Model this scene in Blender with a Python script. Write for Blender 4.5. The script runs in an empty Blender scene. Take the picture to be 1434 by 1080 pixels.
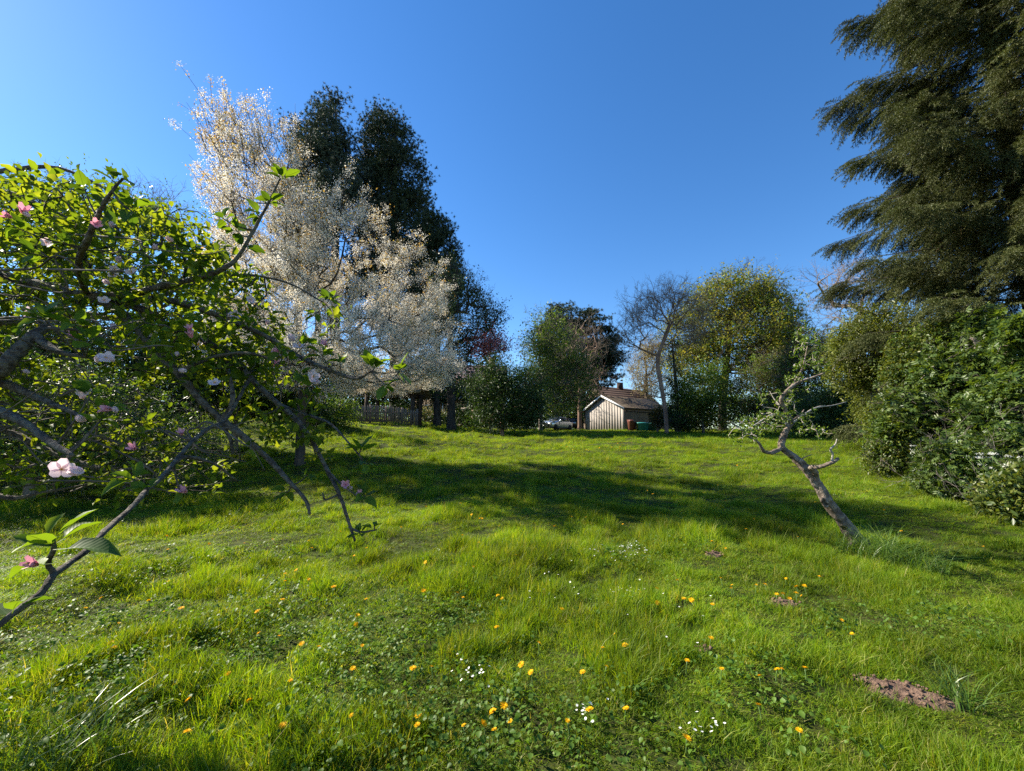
import bpy, math, random
import numpy as np
from mathutils import Vector

random.seed(11)
RNG = np.random.default_rng(20240)
PI = math.pi
R = math.radians
scene = bpy.context.scene
COL = scene.collection

# ------------------------------------------------------------------ camera, sky, sun, exposure
EYE = 1.6
PITCH = math.atan(80 / 590.0)
FPX = 590.0
cam_d = bpy.data.cameras.new('camera')
cam_d.sensor_width = 36.0
cam_d.lens = 36.0 * FPX / 1434.0
cam_d.clip_start = 0.05
cam_d.clip_end = 2000
cam = bpy.data.objects.new('camera', cam_d)
COL.objects.link(cam)
cam.location = (0, 0, EYE)
cam.rotation_euler = (PI / 2 + PITCH, 0, 0)
scene.camera = cam

SUN_AZ, SUN_EL = R(-70), R(36.5)
world = bpy.data.worlds.new('World')
scene.world = world
world.use_nodes = True
wn = world.node_tree
bg = wn.nodes['Background']
sky = wn.nodes.new('ShaderNodeTexSky')
sky.sky_type = 'NISHITA'
sky.sun_disc = False
sky.sun_elevation = SUN_EL
sky.sun_rotation = SUN_AZ
sky.altitude = 200
sky.air_density = 1.0
sky.dust_density = 0.1
sky.ozone_density = 3.0
hs = wn.nodes.new('ShaderNodeHueSaturation')
hs.inputs['Saturation'].default_value = 1.26
hs.inputs['Hue'].default_value = 0.504
wn.links.new(sky.outputs[0], hs.inputs['Color'])
wn.links.new(hs.outputs[0], bg.inputs['Color'])
bg.inputs['Strength'].default_value = 0.083

sun_d = bpy.data.lights.new('sun', 'SUN')
sun_d.energy = 5.0
sun_d.angle = R(0.53)
sun_d.color = (1.0, 0.91, 0.76)
sun = bpy.data.objects.new('sun', sun_d)
COL.objects.link(sun)
to_sun = Vector((math.sin(SUN_AZ) * math.cos(SUN_EL), math.cos(SUN_AZ) * math.cos(SUN_EL), math.sin(SUN_EL)))
sun.rotation_euler = (-to_sun).to_track_quat('-Z', 'Y').to_euler()
sun.location = (-20, 10, 30)

vs = scene.view_settings
vs.view_transform = 'Standard'
vs.look = 'None'
vs.gamma = 1.0
vs.exposure = 1.48
vs.use_curve_mapping = False
cy = scene.cycles
cy.max_bounces = 6
cy.diffuse_bounces = 3
cy.glossy_bounces = 2
cy.transmission_bounces = 4
cy.transparent_max_bounces = 4
cy.caustics_reflective = False
cy.caustics_refractive = False
cy.use_denoising = False

# ------------------------------------------------------------------ small maths
def vnoise(x, y, seed=0):
    x = np.asarray(x, float); y = np.asarray(y, float)
    xi = np.floor(x).astype(np.int64); yi = np.floor(y).astype(np.int64)
    fx = x - xi; fy = y - yi
    fx = fx * fx * (3 - 2 * fx); fy = fy * fy * (3 - 2 * fy)
    def h(a, b):
        n = (a * 374761393 + b * 668265263 + seed * 974711) & 0x7fffffff
        n = ((n ^ (n >> 13)) * 1274126177) & 0x7fffffff
        return ((n ^ (n >> 16)) & 0xffff) / 65535.0
    return (h(xi, yi) * (1 - fx) + h(xi + 1, yi) * fx) * (1 - fy) + (h(xi, yi + 1) * (1 - fx) + h(xi + 1, yi + 1) * fx) * fy

def sstep(a, b, t):
    t = np.clip((np.asarray(t, float) - a) / (b - a), 0, 1)
    return t * t * (3 - 2 * t)

def H(x, y):
    x = np.asarray(x, float); y = np.asarray(y, float)
    z = np.where(y < 25, 0.075 * y, 1.875 + 0.05 * (np.minimum(y, 55) - 25))
    z = np.where(y < 0, 0.04 * y, z)
    z = z + 0.10 * np.clip(-x - 1, 0, 16) * sstep(8, 24, y) * (1 - sstep(60, 90, y))
    near = 1 - sstep(30, 60, np.abs(x) + np.abs(y))
    z = z + near * (0.2 * (vnoise(x / 2.1, y / 2.1, 1) - .5) + 0.12 * (vnoise(x / .8, y / .8, 2) - .5) + 0.045 * (vnoise(x / .3, y / .3, 4) - .5))
    z = z - 0.04 * (1 - sstep(0.0, 1.5, np.hypot(x, y)))
    return z

CP, SP = math.cos(PITCH), math.sin(PITCH)
def at(px, py, D):
    """world point seen at photo pixel (px,py) that stands D metres in front of the camera"""
    dx = (px - 717) / FPX; dy = (540 - py) / FPX
    yc = CP - dy * SP; zc = SP + dy * CP
    t = D / yc
    return np.array([dx * t, D, EYE + zc * t])

def gnd(px, D):
    x = (px - 717) / FPX * D
    for _ in range(4):
        z = float(H(x, D))
        x = (px - 717) / FPX * (D * CP + (z - EYE) * SP)
    return np.array([x, D, float(H(x, D))])

def gpix(px, py):
    lo = 0.5
    for D in np.arange(0.8, 60, 0.05):
        p = at(px, py, D)
        if p[2] < H(p[0], p[1]):
            a, b_ = D - .05, D
            for _ in range(10):
                m = (a + b_) / 2; p = at(px, py, m)
                if p[2] < H(p[0], p[1]): b_ = m
                else: a = m
            return np.array([p[0], p[1], float(H(p[0], p[1]))])
    return p

def nrm(v):
    v = np.asarray(v, float)
    return v / np.maximum(np.linalg.norm(v, axis=-1, keepdims=True), 1e-9)

def rand_dir(n):
    return nrm(RNG.normal(size=(n, 3)))

def frames(d, up=None):
    """rotation matrices whose X axis is d; Z axis as close to up as it can be"""
    d = nrm(d)
    n = len(d)
    if up is None:
        up = np.tile([0, 0, 1.0], (n, 1)) + RNG.normal(0, .5, (n, 3))
    y = np.cross(up, d)
    y = nrm(y + 1e-6)
    z = np.cross(d, y)
    return np.stack([d, y, z], axis=2)

# ------------------------------------------------------------------ mesh helpers
class MB:
    def __init__(self):
        self.V = []; self.F = {3: [], 4: []}; self.n = 0
    def add(self, V, F):
        V = np.asarray(V, float)
        self.V.append(V)
        for f in F:
            f = np.asarray(f, np.int64)
            if f.size:
                self.F[f.shape[1]].append(f + self.n)
        self.n += len(V)
        return self
    def box(self, c, s, rot=0.0, tilt=None):
        sx, sy, sz = [a / 2 for a in s]
        V = np.array([[x, y, z] for x in (-sx, sx) for y in (-sy, sy) for z in (-sz, sz)])
        if tilt is not None:
            V = V @ np.asarray(tilt).T
        cr, sr = math.cos(rot), math.sin(rot)
        V = V @ np.array([[cr, -sr, 0], [sr, cr, 0], [0, 0, 1]]).T + np.asarray(c, float)
        F = np.array([[0, 1, 3, 2], [4, 6, 7, 5], [0, 4, 5, 1], [2, 3, 7, 6], [0, 2, 6, 4], [1, 5, 7, 3]])
        return self.add(V, [F])
    def bar(self, a, b, r, sides=6, r2=None):
        return self.tube(np.array([a, b], float), np.array([r, r if r2 is None else r2]), sides)
    def tube(self, P, rad, sides=6, cap=True):
        P = np.asarray(P, float); n = len(P)
        T = nrm(np.gradient(P, axis=0))
        m = T.mean(0)
        ref = np.array([0, 0, 1.0]) if abs(m[2]) < .8 * np.linalg.norm(m) + 1e-6 else np.array([1.0, .3, 0])
        U = nrm(np.cross(T, ref)); W = np.cross(T, U)
        a = np.linspace(0, 2 * PI, sides, endpoint=False)
        rad = np.asarray(rad, float).reshape(n, 1, 1)
        V = P[:, None, :] + rad * (np.cos(a)[None, :, None] * U[:, None, :] + np.sin(a)[None, :, None] * W[:, None, :])
        V = V.reshape(-1, 3)
        i = np.arange(n - 1)[:, None] * sides; j = np.arange(sides)[None, :]; k = (j + 1) % sides
        F = np.stack([i + j, i + k, i + sides + k, i + sides + j], axis=2).reshape(-1, 4)
        Fs = [F]
        if cap:
            V = np.vstack([V, P[-1] + T[-1] * rad[-1, 0, 0] * .5])
            e = (n - 1) * sides
            Fs.append(np.stack([e + np.arange(sides), e + (np.arange(sides) + 1) % sides, np.full(sides, n * sides)], 1))
        return self.add(V, Fs)
    def mesh(self, name, mat, smooth=False):
        me = bpy.data.meshes.new(name)
        V = np.vstack(self.V) if self.V else np.zeros((0, 3))
        fs = [np.vstack(self.F[k]) for k in (3, 4) if self.F[k]]
        me.vertices.add(len(V)); me.vertices.foreach_set('co', V.astype(np.float32).ravel())
        nl = sum(f.size for f in fs); npoly = sum(len(f) for f in fs)
        me.loops.add(nl); me.polygons.add(npoly)
        if npoly:
            me.loops.foreach_set('vertex_index', np.concatenate([f.ravel() for f in fs]).astype(np.int32))
            st = []; o = 0
            for f in fs:
                st.append(o + np.arange(len(f)) * f.shape[1]); o += f.size
            me.polygons.foreach_set('loop_start', np.concatenate(st).astype(np.int32))
            if smooth:
                me.polygons.foreach_set('use_smooth', np.ones(npoly, bool))
        me.update(calc_edges=True)
        if mat is not None:
            me.materials.append(mat)
        return me

def scat(mb, T, P, M, S):
    """copies of template T=(V,[F]) at points P with matrices M (n,3,3) and scales S (n,) or (n,3)"""
    P = np.asarray(P, float); n = len(P)
    if n == 0: return
    V, Fs = T
    S = np.asarray(S, float)
    if S.ndim == 1: S = np.repeat(S[:, None], 3, 1)
    W = np.einsum('nij,nvj->nvi', M, V[None] * S[:, None, :]) + P[:, None, :]
    k = len(V)
    out = []
    for F in Fs:
        F = np.asarray(F, np.int64)
        out.append((F[None] + (np.arange(n) * k)[:, None, None]).reshape(-1, F.shape[1]))
    mb.add(W.reshape(-1, 3), out)

def scat_var(mb, Ts, P, M, S):
    pick = RNG.integers(0, len(Ts), len(P))
    for i, T in enumerate(Ts):
        m = pick == i
        scat(mb, T, np.asarray(P)[m], M[m], np.asarray(S)[m])

# ------------------------------------------------------------------ object helpers
def tag(o, label=None, cat=None, group=None, kind=None):
    if label: o['label'] = label
    if cat: o['category'] = cat
    if group: o['group'] = group
    if kind: o['kind'] = kind
    return o

def thing(name, label, cat, loc=(0, 0, 0), group=None, rotz=0.0):
    o = bpy.data.objects.new(name, None)
    o.empty_display_size = .2
    COL.objects.link(o)
    o.location = loc; o.rotation_euler = (0, 0, rotz)
    return tag(o, label, cat, group)

def part(name, me, parent, kind=None, label=None, loc=None, rot=None, scale=None):
    o = bpy.data.objects.new(name, me)
    COL.objects.link(o)
    o.parent = parent
    if loc is not None: o.location = loc
    if rot is not None:
        o.rotation_euler = rot
    if scale is not None: o.scale = scale
    return tag(o, label, None, None, kind)

def solid(name, me, label=None, cat=None, group=None, kind=None, loc=(0, 0, 0)):
    o = bpy.data.objects.new(name, me)
    COL.objects.link(o); o.location = loc
    return tag(o, label, cat, group, kind)

def scatter_obj(name, templates, mat, P, rot, scl, idx, label=None, cat=None, parent=None, part_name=None):
    tc = bpy.data.collections.new(name + '_templates')
    for i, T in enumerate(templates):
        mb = MB(); mb.add(*T)
        tc.objects.link(bpy.data.objects.new('%s_template_%02d' % (name, i), mb.mesh(name + '_tuft', mat)))
    me = bpy.data.meshes.new(name)
    me.vertices.add(len(P)); me.vertices.foreach_set('co', np.asarray(P, np.float32).ravel())
    for nm, ty, arr in (('rot', 'FLOAT_VECTOR', rot), ('scl', 'FLOAT_VECTOR', scl)):
        a = me.attributes.new(nm, ty, 'POINT'); a.data.foreach_set('vector', np.asarray(arr, np.float32).ravel())
    a = me.attributes.new('idx', 'INT', 'POINT'); a.data.foreach_set('value', np.asarray(idx, np.int32))
    me.update()
    o = solid(name, me, label, cat, kind='stuff') if parent is None else part(part_name, me, parent, 'stuff')
    ng = bpy.data.node_groups.new(name + '_scatter', 'GeometryNodeTree')
    ng.interface.new_socket('Geometry', in_out='INPUT', socket_type='NodeSocketGeometry')
    ng.interface.new_socket('Geometry', in_out='OUTPUT', socket_type='NodeSocketGeometry')
    N, L = ng.nodes, ng.links
    gi = N.new('NodeGroupInput'); go = N.new('NodeGroupOutput')
    ip = N.new('GeometryNodeInstanceOnPoints')
    ci = N.new('GeometryNodeCollectionInfo'); ci.inputs['Collection'].default_value = tc
    ci.inputs['Separate Children'].default_value = True; ci.inputs['Reset Children'].default_value = True
    def na(nm, ty):
        n = N.new('GeometryNodeInputNamedAttribute'); n.data_type = ty; n.inputs['Name'].default_value = nm
        return n.outputs['Attribute']
    e = N.new('FunctionNodeEulerToRotation')
    L.new(na('rot', 'FLOAT_VECTOR'), e.inputs[0])
    L.new(gi.outputs[0], ip.inputs['Points']); L.new(ci.outputs[0], ip.inputs['Instance'])
    ip.inputs['Pick Instance'].default_value = True
    L.new(na('idx', 'INT'), ip.inputs['Instance Index']); L.new(e.outputs[0], ip.inputs['Rotation']); L.new(na('scl', 'FLOAT_VECTOR'), ip.inputs['Scale'])
    L.new(ip.outputs[0], go.inputs[0])
    md = o.modifiers.new('scatter', 'NODES'); md.node_group = ng
    return o

def eulers(Mx):
    """XYZ euler angles of rotation matrices (n,3,3)"""
    sy = np.clip(-Mx[:, 2, 0], -1, 1)
    return np.stack([np.arctan2(Mx[:, 2, 1], Mx[:, 2, 2]), np.arcsin(sy), np.arctan2(Mx[:, 1, 0], Mx[:, 0, 0])], 1)

def crown_instances(parent, name, templates, mat, P, Mx, S, part_name='crown'):
    n = len(P)
    return scatter_obj(name, templates, mat, P, eulers(Mx), np.repeat(np.asarray(S)[:, None], 3, 1), RNG.integers(0, len(templates), n), parent=parent, part_name=part_name)

# ------------------------------------------------------------------ materials
def new_mat(name):
    m = bpy.data.materials.new(name); m.use_nodes = True
    nt = m.node_tree
    return m, nt, nt.nodes['Principled BSDF'], nt.nodes['Material Output']

def ramp(nt, cols, pos=None):
    r = nt.nodes.new('ShaderNodeValToRGB')
    el = r.color_ramp.elements
    n = len(cols)
    pos = pos or [i / max(1, n - 1) for i in range(n)]
    while len(el) < n: el.new(.5)
    for e, p, c in zip(el, pos, cols):
        e.position = p; e.color = (*c, 1)
    return r

def leaf_mat(name, cols, trans=.4, rough=.5, spec=.3, tmul=(1.5, 1.35, .5), nscale=.8, inst=False, var=.35):
    m, nt, b, out = new_mat(name)
    N, L = nt.nodes, nt.links
    g = N.new('ShaderNodeNewGeometry')
    val = g.outputs['Random Per Island']
    if inst:
        oi = N.new('ShaderNodeObjectInfo')
        mx = N.new('ShaderNodeMath'); mx.operation = 'MULTIPLY_ADD'
        L.new(val, mx.inputs[0]); mx.inputs[1].default_value = .55
        m2 = N.new('ShaderNodeMath'); m2.operation = 'MULTIPLY'
        L.new(oi.outputs['Random'], m2.inputs[0]); m2.inputs[1].default_value = .45
        L.new(m2.outputs[0], mx.inputs[2])
        val = mx.outputs[0]
    r = ramp(nt, cols); L.new(val, r.inputs[0])
    nz = N.new('ShaderNodeTexNoise'); nz.inputs['Scale'].default_value = nscale; nz.inputs['Detail'].default_value = 3
    L.new(g.outputs['Position'], nz.inputs['Vector'])
    mr = N.new('ShaderNodeMapRange'); mr.inputs['From Min'].default_value = .3; mr.inputs['From Max'].default_value = .7
    mr.inputs['To Min'].default_value = 1 - var; mr.inputs['To Max'].default_value = 1 + var
    L.new(nz.outputs['Fac'], mr.inputs['Value'])
    mul = N.new('ShaderNodeVectorMath'); mul.operation = 'SCALE'
    L.new(r.outputs[0], mul.inputs[0]); L.new(mr.outputs[0], mul.inputs['Scale'])
    L.new(mul.outputs[0], b.inputs['Base Color'])
    b.inputs['Roughness'].default_value = rough
    b.inputs['Specular IOR Level'].default_value = spec
    if trans > 0:
        tm = N.new('ShaderNodeVectorMath'); tm.operation = 'MULTIPLY'
        L.new(mul.outputs[0], tm.inputs[0]); tm.inputs[1].default_value = tmul
        tr = N.new('ShaderNodeBsdfTranslucent'); L.new(tm.outputs[0], tr.inputs['Color'])
        mix = N.new('ShaderNodeMixShader'); mix.inputs[0].default_value = trans
        L.new(b.outputs[0], mix.inputs[1]); L.new(tr.outputs[0], mix.inputs[2])
        L.new(mix.outputs[0], out.inputs['Surface'])
    return m

def rough_mat(name, cols, scale=4.0, rough=.85, bump=.3, detail=6, stretch=(1, 1, 1), spec=.2, metal=0.0, pos=None):
    m, nt, b, out = new_mat(name)
    N, L = nt.nodes, nt.links
    tc = N.new('ShaderNodeTexCoord')
    mp = N.new('ShaderNodeMapping'); mp.inputs['Scale'].default_value = stretch
    L.new(tc.outputs['Object'], mp.inputs['Vector'])
    nz = N.new('ShaderNodeTexNoise'); nz.inputs['Scale'].default_value = scale
    nz.inputs['Detail'].default_value = detail; nz.inputs['Roughness'].default_value = .65
    L.new(mp.outputs[0], nz.inputs['Vector'])
    r = ramp(nt, cols, pos or [.3 + .4 * i / max(1, len(cols) - 1) for i in range(len(cols))])
    L.new(nz.outputs['Fac'], r.inputs[0]); L.new(r.outputs[0], b.inputs['Base Color'])
    b.inputs['Roughness'].default_value = rough
    b.inputs['Specular IOR Level'].default_value = spec
    b.inputs['Metallic'].default_value = metal
    if bump:
        bp = N.new('ShaderNodeBump'); bp.inputs['Strength'].default_value = bump; bp.inputs['Distance'].default_value = .05
        L.new(nz.outputs['Fac'], bp.inputs['Height']); L.new(bp.outputs[0], b.inputs['Normal'])
    return m

def plain(name, col, rough=.5, metal=0.0, spec=.5, coat=0.0):
    m, nt, b, out = new_mat(name)
    b.inputs['Base Color'].default_value = (*col, 1)
    b.inputs['Roughness'].default_value = rough
    b.inputs['Metallic'].default_value = metal
    b.inputs['Specular IOR Level'].default_value = spec
    b.inputs['Coat Weight'].default_value = coat
    return m

M = {}
M['bark_grey'] = rough_mat('bark_grey', [(.05, .042, .035), (.16, .135, .11), (.26, .235, .19)], 9, bump=.9, stretch=(1, 1, .35))
M['bark_apple'] = rough_mat('bark_apple', [(.03, .024, .02), (.10, .08, .065), (.20, .175, .14), (.18, .18, .09)], 34, bump=1.0, detail=8)
M['bark_pale'] = rough_mat('bark_pale', [(.04, .03, .024), (.18, .14, .11), (.36, .30, .24)], 14, bump=1.0, detail=8)
M['bark_red'] = rough_mat('bark_red', [(.09, .055, .04), (.22, .14, .10), (.30, .21, .15)], 3, bump=.6, stretch=(1, 1, .3))
M['bark_dark'] = rough_mat('bark_dark', [(.02, .017, .014), (.06, .05, .04), (.1, .085, .065)], 5, bump=.6, stretch=(1, 1, .3))
M['twig_tan'] = rough_mat('twig_tan', [(.17, .13, .10), (.28, .225, .17)], 4, bump=0)
M['twig_grey'] = rough_mat('twig_grey', [(.06, .048, .04), (.17, .14, .115)], 14, bump=.3)
M['twig_bleached'] = rough_mat('twig_bleached', [(.26, .23, .19), (.42, .38, .32)], 8, bump=.3)
M['grass'] = leaf_mat('grass', [(.04, .098, .006), (.09, .182, .009), (.145, .23, .012), (.19, .24, .02), (.36, .31, .14)], .45, .5, .2, (1.9, 1.65, .3), .9, True, .4)
M['grass_tall'] = leaf_mat('grass_tall', [(.05, .11, .02), (.09, .17, .03), (.15, .2, .05)], .42, .35, .35, (1.6, 1.5, .4), .8, False, .2)
M['weed'] = leaf_mat('weed', [(.055, .115, .014), (.085, .16, .02), (.12, .195, .028)], .42, .5, .25, (1.5, 1.5, .4), 1.2, True, .2)
M['apple_leaf'] = leaf_mat('apple_leaf', [(.05, .105, .016), (.085, .155, .02), (.13, .19, .028)], .52, .5, .15, (2.0, 1.75, .35), 3.0, False, .15)
M['apple_leaf_dark'] = leaf_mat('apple_leaf_dark', [(.06, .105, .014), (.10, .16, .018), (.16, .205, .026)], .54, .5, .18, (1.95, 1.65, .4), 2.0, False, .25)
M['petal'] = leaf_mat('petal', [(.78, .70, .72), (.80, .62, .67), (.82, .78, .78)], .4, .5, .2, (1, .95, .95), 9, False, .06)
M['petal_pink'] = leaf_mat('petal_pink', [(.62, .22, .30), (.72, .36, .44), (.75, .48, .54)], .35, .5, .2, (1.1, .8, .85), 9, False, .1)
M['cherry_white'] = leaf_mat('cherry_white', [(.66, .61, .51), (.76, .72, .63), (.82, .80, .73)], .44, .6, .15, (1, .98, .92), .9, False, .1)
M['cherry_bronze'] = leaf_mat('cherry_bronze', [(.24, .17, .08), (.31, .24, .11), (.28, .27, .09)], .5, .5, .3, (1.5, 1.2, .5), 1.0, False, .25)
M['pine'] = leaf_mat('pine', [(.018, .034, .02), (.03, .052, .026), (.05, .075, .035)], .12, .6, .25, (1.3, 1.3, .7), .35, False, .3)
M['pine_blue'] = leaf_mat('pine_blue', [(.03, .05, .04), (.05, .078, .055), (.075, .10, .07)], .12, .6, .25, (1.2, 1.2, .8), .35, False, .3)
M['spruce'] = leaf_mat('spruce', [(.034, .048, .014), (.064, .079, .022), (.128, .126, .042)], .14, .55, .3, (1.3, 1.3, .6), .7, False, .35)
M['spruce_dead'] = leaf_mat('spruce_dead', [(.14, .085, .045), (.22, .15, .09)], .1, .8, .1, (1, 1, 1), 1, False, .2)
M['leaf_mid'] = leaf_mat('leaf_mid', [(.05, .10, .016), (.085, .15, .02), (.13, .19, .03)], .4, .45, .35, (1.5, 1.4, .4), .5, False, .3)
M['leaf_fresh'] = leaf_mat('leaf_fresh', [(.07, .13, .02), (.11, .18, .025), (.16, .22, .04)], .4, .5, .3, (1.4, 1.3, .4), .5, False, .3)
M['leaf_oak'] = leaf_mat('leaf_oak', [(.14, .16, .025), (.20, .215, .035), (.26, .25, .05)], .5, .55, .25, (1.4, 1.25, .5), .25, False, .3)
M['leaf_brown'] = leaf_mat('leaf_brown', [(.09, .07, .025), (.12, .10, .03), (.1, .12, .03)], .35, .6, .2, (1.3, 1.2, .5), .4, False, .3)
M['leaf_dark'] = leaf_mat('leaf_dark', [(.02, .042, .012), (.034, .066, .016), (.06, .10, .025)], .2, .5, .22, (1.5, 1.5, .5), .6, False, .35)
M['leaf_blue'] = leaf_mat('leaf_blue', [(.03, .055, .03), (.05, .08, .04), (.08, .11, .05)], .3, .5, .3, (1.3, 1.3, .6), .5, False, .3)
M['leaf_red'] = leaf_mat('leaf_red', [(.28, .09, .09), (.38, .14, .14), (.42, .22, .19)], .4, .5, .3, (1.3, .9, .9), .6, False, .3)
M['leaf_pale'] = leaf_mat('leaf_pale', [(.22, .19, .09), (.28, .24, .12), (.3, .28, .13)], .4, .6, .2, (1.2, 1.1, .7), .4, False, .2)
M['leaf_elder'] = leaf_mat('leaf_elder', [(.032, .064, .014), (.062, .105, .02), (.115, .16, .032)], .36, .42, .4, (1.5, 1.4, .4), .9, False, .3)
M['leaf_holly'] = leaf_mat('leaf_holly', [(.06, .085, .015), (.11, .14, .022), (.18, .195, .035)], .38, .42, .4, (1.4, 1.3, .4), .8, False, .3)
M['dandelion'] = leaf_mat('dandelion', [(.80, .42, .004), (.85, .50, .01)], .2, .6, .1, (1, 1, .5), 9, False, .06)
M['daisy'] = plain('daisy', (.8, .8, .76), .6)
M['stem'] = plain('stem', (.12, .2, .05), .5)
M['umbel'] = leaf_mat('umbel', [(.72, .74, .66), (.8, .8, .76)], .3, .6, .1, (1, 1, .9), 3, False, .05)
M['earth'] = rough_mat('earth', [(.075, .045, .032), (.165, .105, .074), (.27, .18, .13)], 18, bump=1.0, detail=9)
M['board'] = rough_mat('board', [(.27, .24, .215), (.31, .28, .25), (.345, .31, .28)], 1.2, bump=.1, stretch=(1, 1, .4))
M['brick_wall'] = rough_mat('brick_wall', [(.16, .13, .1), (.26, .21, .17)], 3, bump=.2)
M['house_wall'] = rough_mat('house_wall', [(.26, .19, .14), (.36, .28, .21)], 4, bump=.2)
M['cream_wall'] = rough_mat('cream_wall', [(.55, .45, .36), (.66, .57, .47)], 2, bump=.1)
M['tile_brown'] = rough_mat('tile_brown', [(.04, .03, .024), (.08, .06, .045), (.10, .09, .05)], 3, bump=.4)
M['tile_red'] = rough_mat('tile_red', [(.03, .02, .017), (.05, .032, .027), (.05, .04, .032)], 3, bump=.4)
M['tile_pink'] = rough_mat('tile_pink', [(.2, .14, .14), (.3, .22, .21)], 3, bump=.3)
M['timber_dark'] = rough_mat('timber_dark', [(.035, .026, .02), (.08, .06, .045)], 5, bump=.4, stretch=(3, 3, .4))
M['timber_grey'] = rough_mat('timber_grey', [(.12, .09, .07), (.24, .19, .15)], 5, bump=.4, stretch=(3, 3, .4))
M['thatch'] = rough_mat('thatch', [(.12, .08, .04), (.24, .17, .09)], 6, bump=.6)
M['white_paint'] = plain('white_paint', (.78, .77, .74), .5)
M['glass'] = plain('glass', (.03, .04, .05), .06, 0, .8)
M['bin_brown'] = plain('bin_brown', (.16, .05, .035), .45)
M['bin_teal'] = plain('bin_teal', (.03, .22, .2), .4)
M['bin_green'] = plain('bin_green', (.02, .09, .06), .4)
M['car_silver'] = plain('car_silver', (.45, .5, .56), .22, .6, .5, 1.0)
M['car_dark'] = plain('car_dark', (.03, .034, .04), .2, .3, .5, 1.0)
M['rubber'] = plain('rubber', (.015, .015, .015), .8)
M['alloy'] = plain('alloy', (.5, .5, .52), .3, .9)
M['lamp_glass'] = plain('lamp_glass', (.75, .77, .8), .1, 0, .8)
M['plate'] = plain('plate', (.75, .75, .7), .5)

def veined(name, cols, trans):
    m = leaf_mat(name, cols, trans, .5, .2, (2.0, 1.75, .35), 3.0, False, .12)
    nt = m.node_tree; N, L = nt.nodes, nt.links
    b = N['Principled BSDF']
    tc = N.new('ShaderNodeTexCoord'); sp = N.new('ShaderNodeSeparateXYZ'); L.new(tc.outputs['Object'], sp.inputs[0])
    ab = N.new('ShaderNodeMath'); ab.operation = 'ABSOLUTE'; L.new(sp.outputs['Y'], ab.inputs[0])
    k = N.new('ShaderNodeMath'); k.operation = 'MULTIPLY_ADD'; L.new(ab.outputs[0], k.inputs[0]); k.inputs[1].default_value = -.8; L.new(sp.outputs['X'], k.inputs[2])
    f = N.new('ShaderNodeMath'); f.operation = 'MULTIPLY'; L.new(k.outputs[0], f.inputs[0]); f.inputs[1].default_value = 36
    sn = N.new('ShaderNodeMath'); sn.operation = 'SINE'; L.new(f.outputs[0], sn.inputs[0])
    pw = N.new('ShaderNodeMath'); pw.operation = 'POWER'
    a2 = N.new('ShaderNodeMath'); a2.operation = 'ABSOLUTE'; L.new(sn.outputs[0], a2.inputs[0]); L.new(a2.outputs[0], pw.inputs[0]); pw.inputs[1].default_value = 5
    bp = N.new('ShaderNodeBump'); bp.inputs['Strength'].default_value = .06; bp.inputs['Distance'].default_value = .01
    L.new(pw.outputs[0], bp.inputs['Height']); L.new(bp.outputs[0], b.inputs['Normal'])
    # paler midrib and veins let less light through
    lt = N.new('ShaderNodeMath'); lt.operation = 'LESS_THAN'; L.new(ab.outputs[0], lt.inputs[0]); lt.inputs[1].default_value = .018
    mx = N.new('ShaderNodeMath'); mx.operation = 'MAXIMUM'; L.new(lt.outputs[0], mx.inputs[0])
    hf = N.new('ShaderNodeMath'); hf.operation = 'MULTIPLY'; L.new(pw.outputs[0], hf.inputs[0]); hf.inputs[1].default_value = .2; L.new(hf.outputs[0], mx.inputs[1])
    mr = N.new('ShaderNodeMapRange'); L.new(mx.outputs[0], mr.inputs['Value']); mr.inputs['To Min'].default_value = trans; mr.inputs['To Max'].default_value = trans * .5
    for n in N:
        if n.type == 'MIX_SHADER': L.new(mr.outputs[0], n.inputs[0])
    return m
M['hero_leaf'] = veined('hero_leaf', [(.05, .105, .016), (.085, .155, .02), (.13, .19, .028)], .52)
M['hero_leaf_dark'] = veined('hero_leaf_dark', [(.035, .08, .016), (.06, .115, .02)], .42)

# ground material: moss, thatch and soil between the blades
mg, nt, b, out = new_mat('soil_turf')
g = nt.nodes.new('ShaderNodeNewGeometry')
n1 = nt.nodes.new('ShaderNodeTexNoise'); n1.inputs['Scale'].default_value = 9.0; n1.inputs['Detail'].default_value = 10; n1.inputs['Roughness'].default_value = .7
nt.links.new(g.outputs['Position'], n1.inputs['Vector'])
rr = ramp(nt, [(.014, .012, .006), (.03, .034, .01), (.055, .07, .016), (.10, .09, .04)], [.3, .46, .62, .8])
nt.links.new(n1.outputs['Fac'], rr.inputs[0]); nt.links.new(rr.outputs[0], b.inputs['Base Color'])
b.inputs['Roughness'].default_value = .95; b.inputs['Specular IOR Level'].default_value = .1
M['soil'] = mg

# ------------------------------------------------------------------ leaf and twig templates
A = np.array
def t_leaf(w=.5, fold=.07):
    return (A([[0, 0, 0], [.45, w / 2, fold], [1, 0, -.06], [.45, -w / 2, fold]]), [A([[0, 2, 1], [0, 3, 2]])])
LEAF = t_leaf()
LEAF_N = t_leaf(.3, .04)
def t_leaf6(w=.6):
    V = A([[0, 0, 0], [.3, w * .42, .13], [.65, w * .42, .10], [1, 0, -.22], [.65, -w * .42, .08], [.3, -w * .42, .12], [.5, 0, -.03]])
    return (V, [A([[0, 6, 1], [1, 6, 2], [2, 6, 3], [3, 6, 4], [4, 6, 5], [5, 6, 0]])])
LEAF6 = t_leaf6()

def merge(items):
    mb = MB()
    for T, P, Mx, S in items: scat(mb, T, P, Mx, S)
    return (np.vstack(mb.V), [np.vstack(mb.F[k]) for k in (3, 4) if mb.F[k]])

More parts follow.
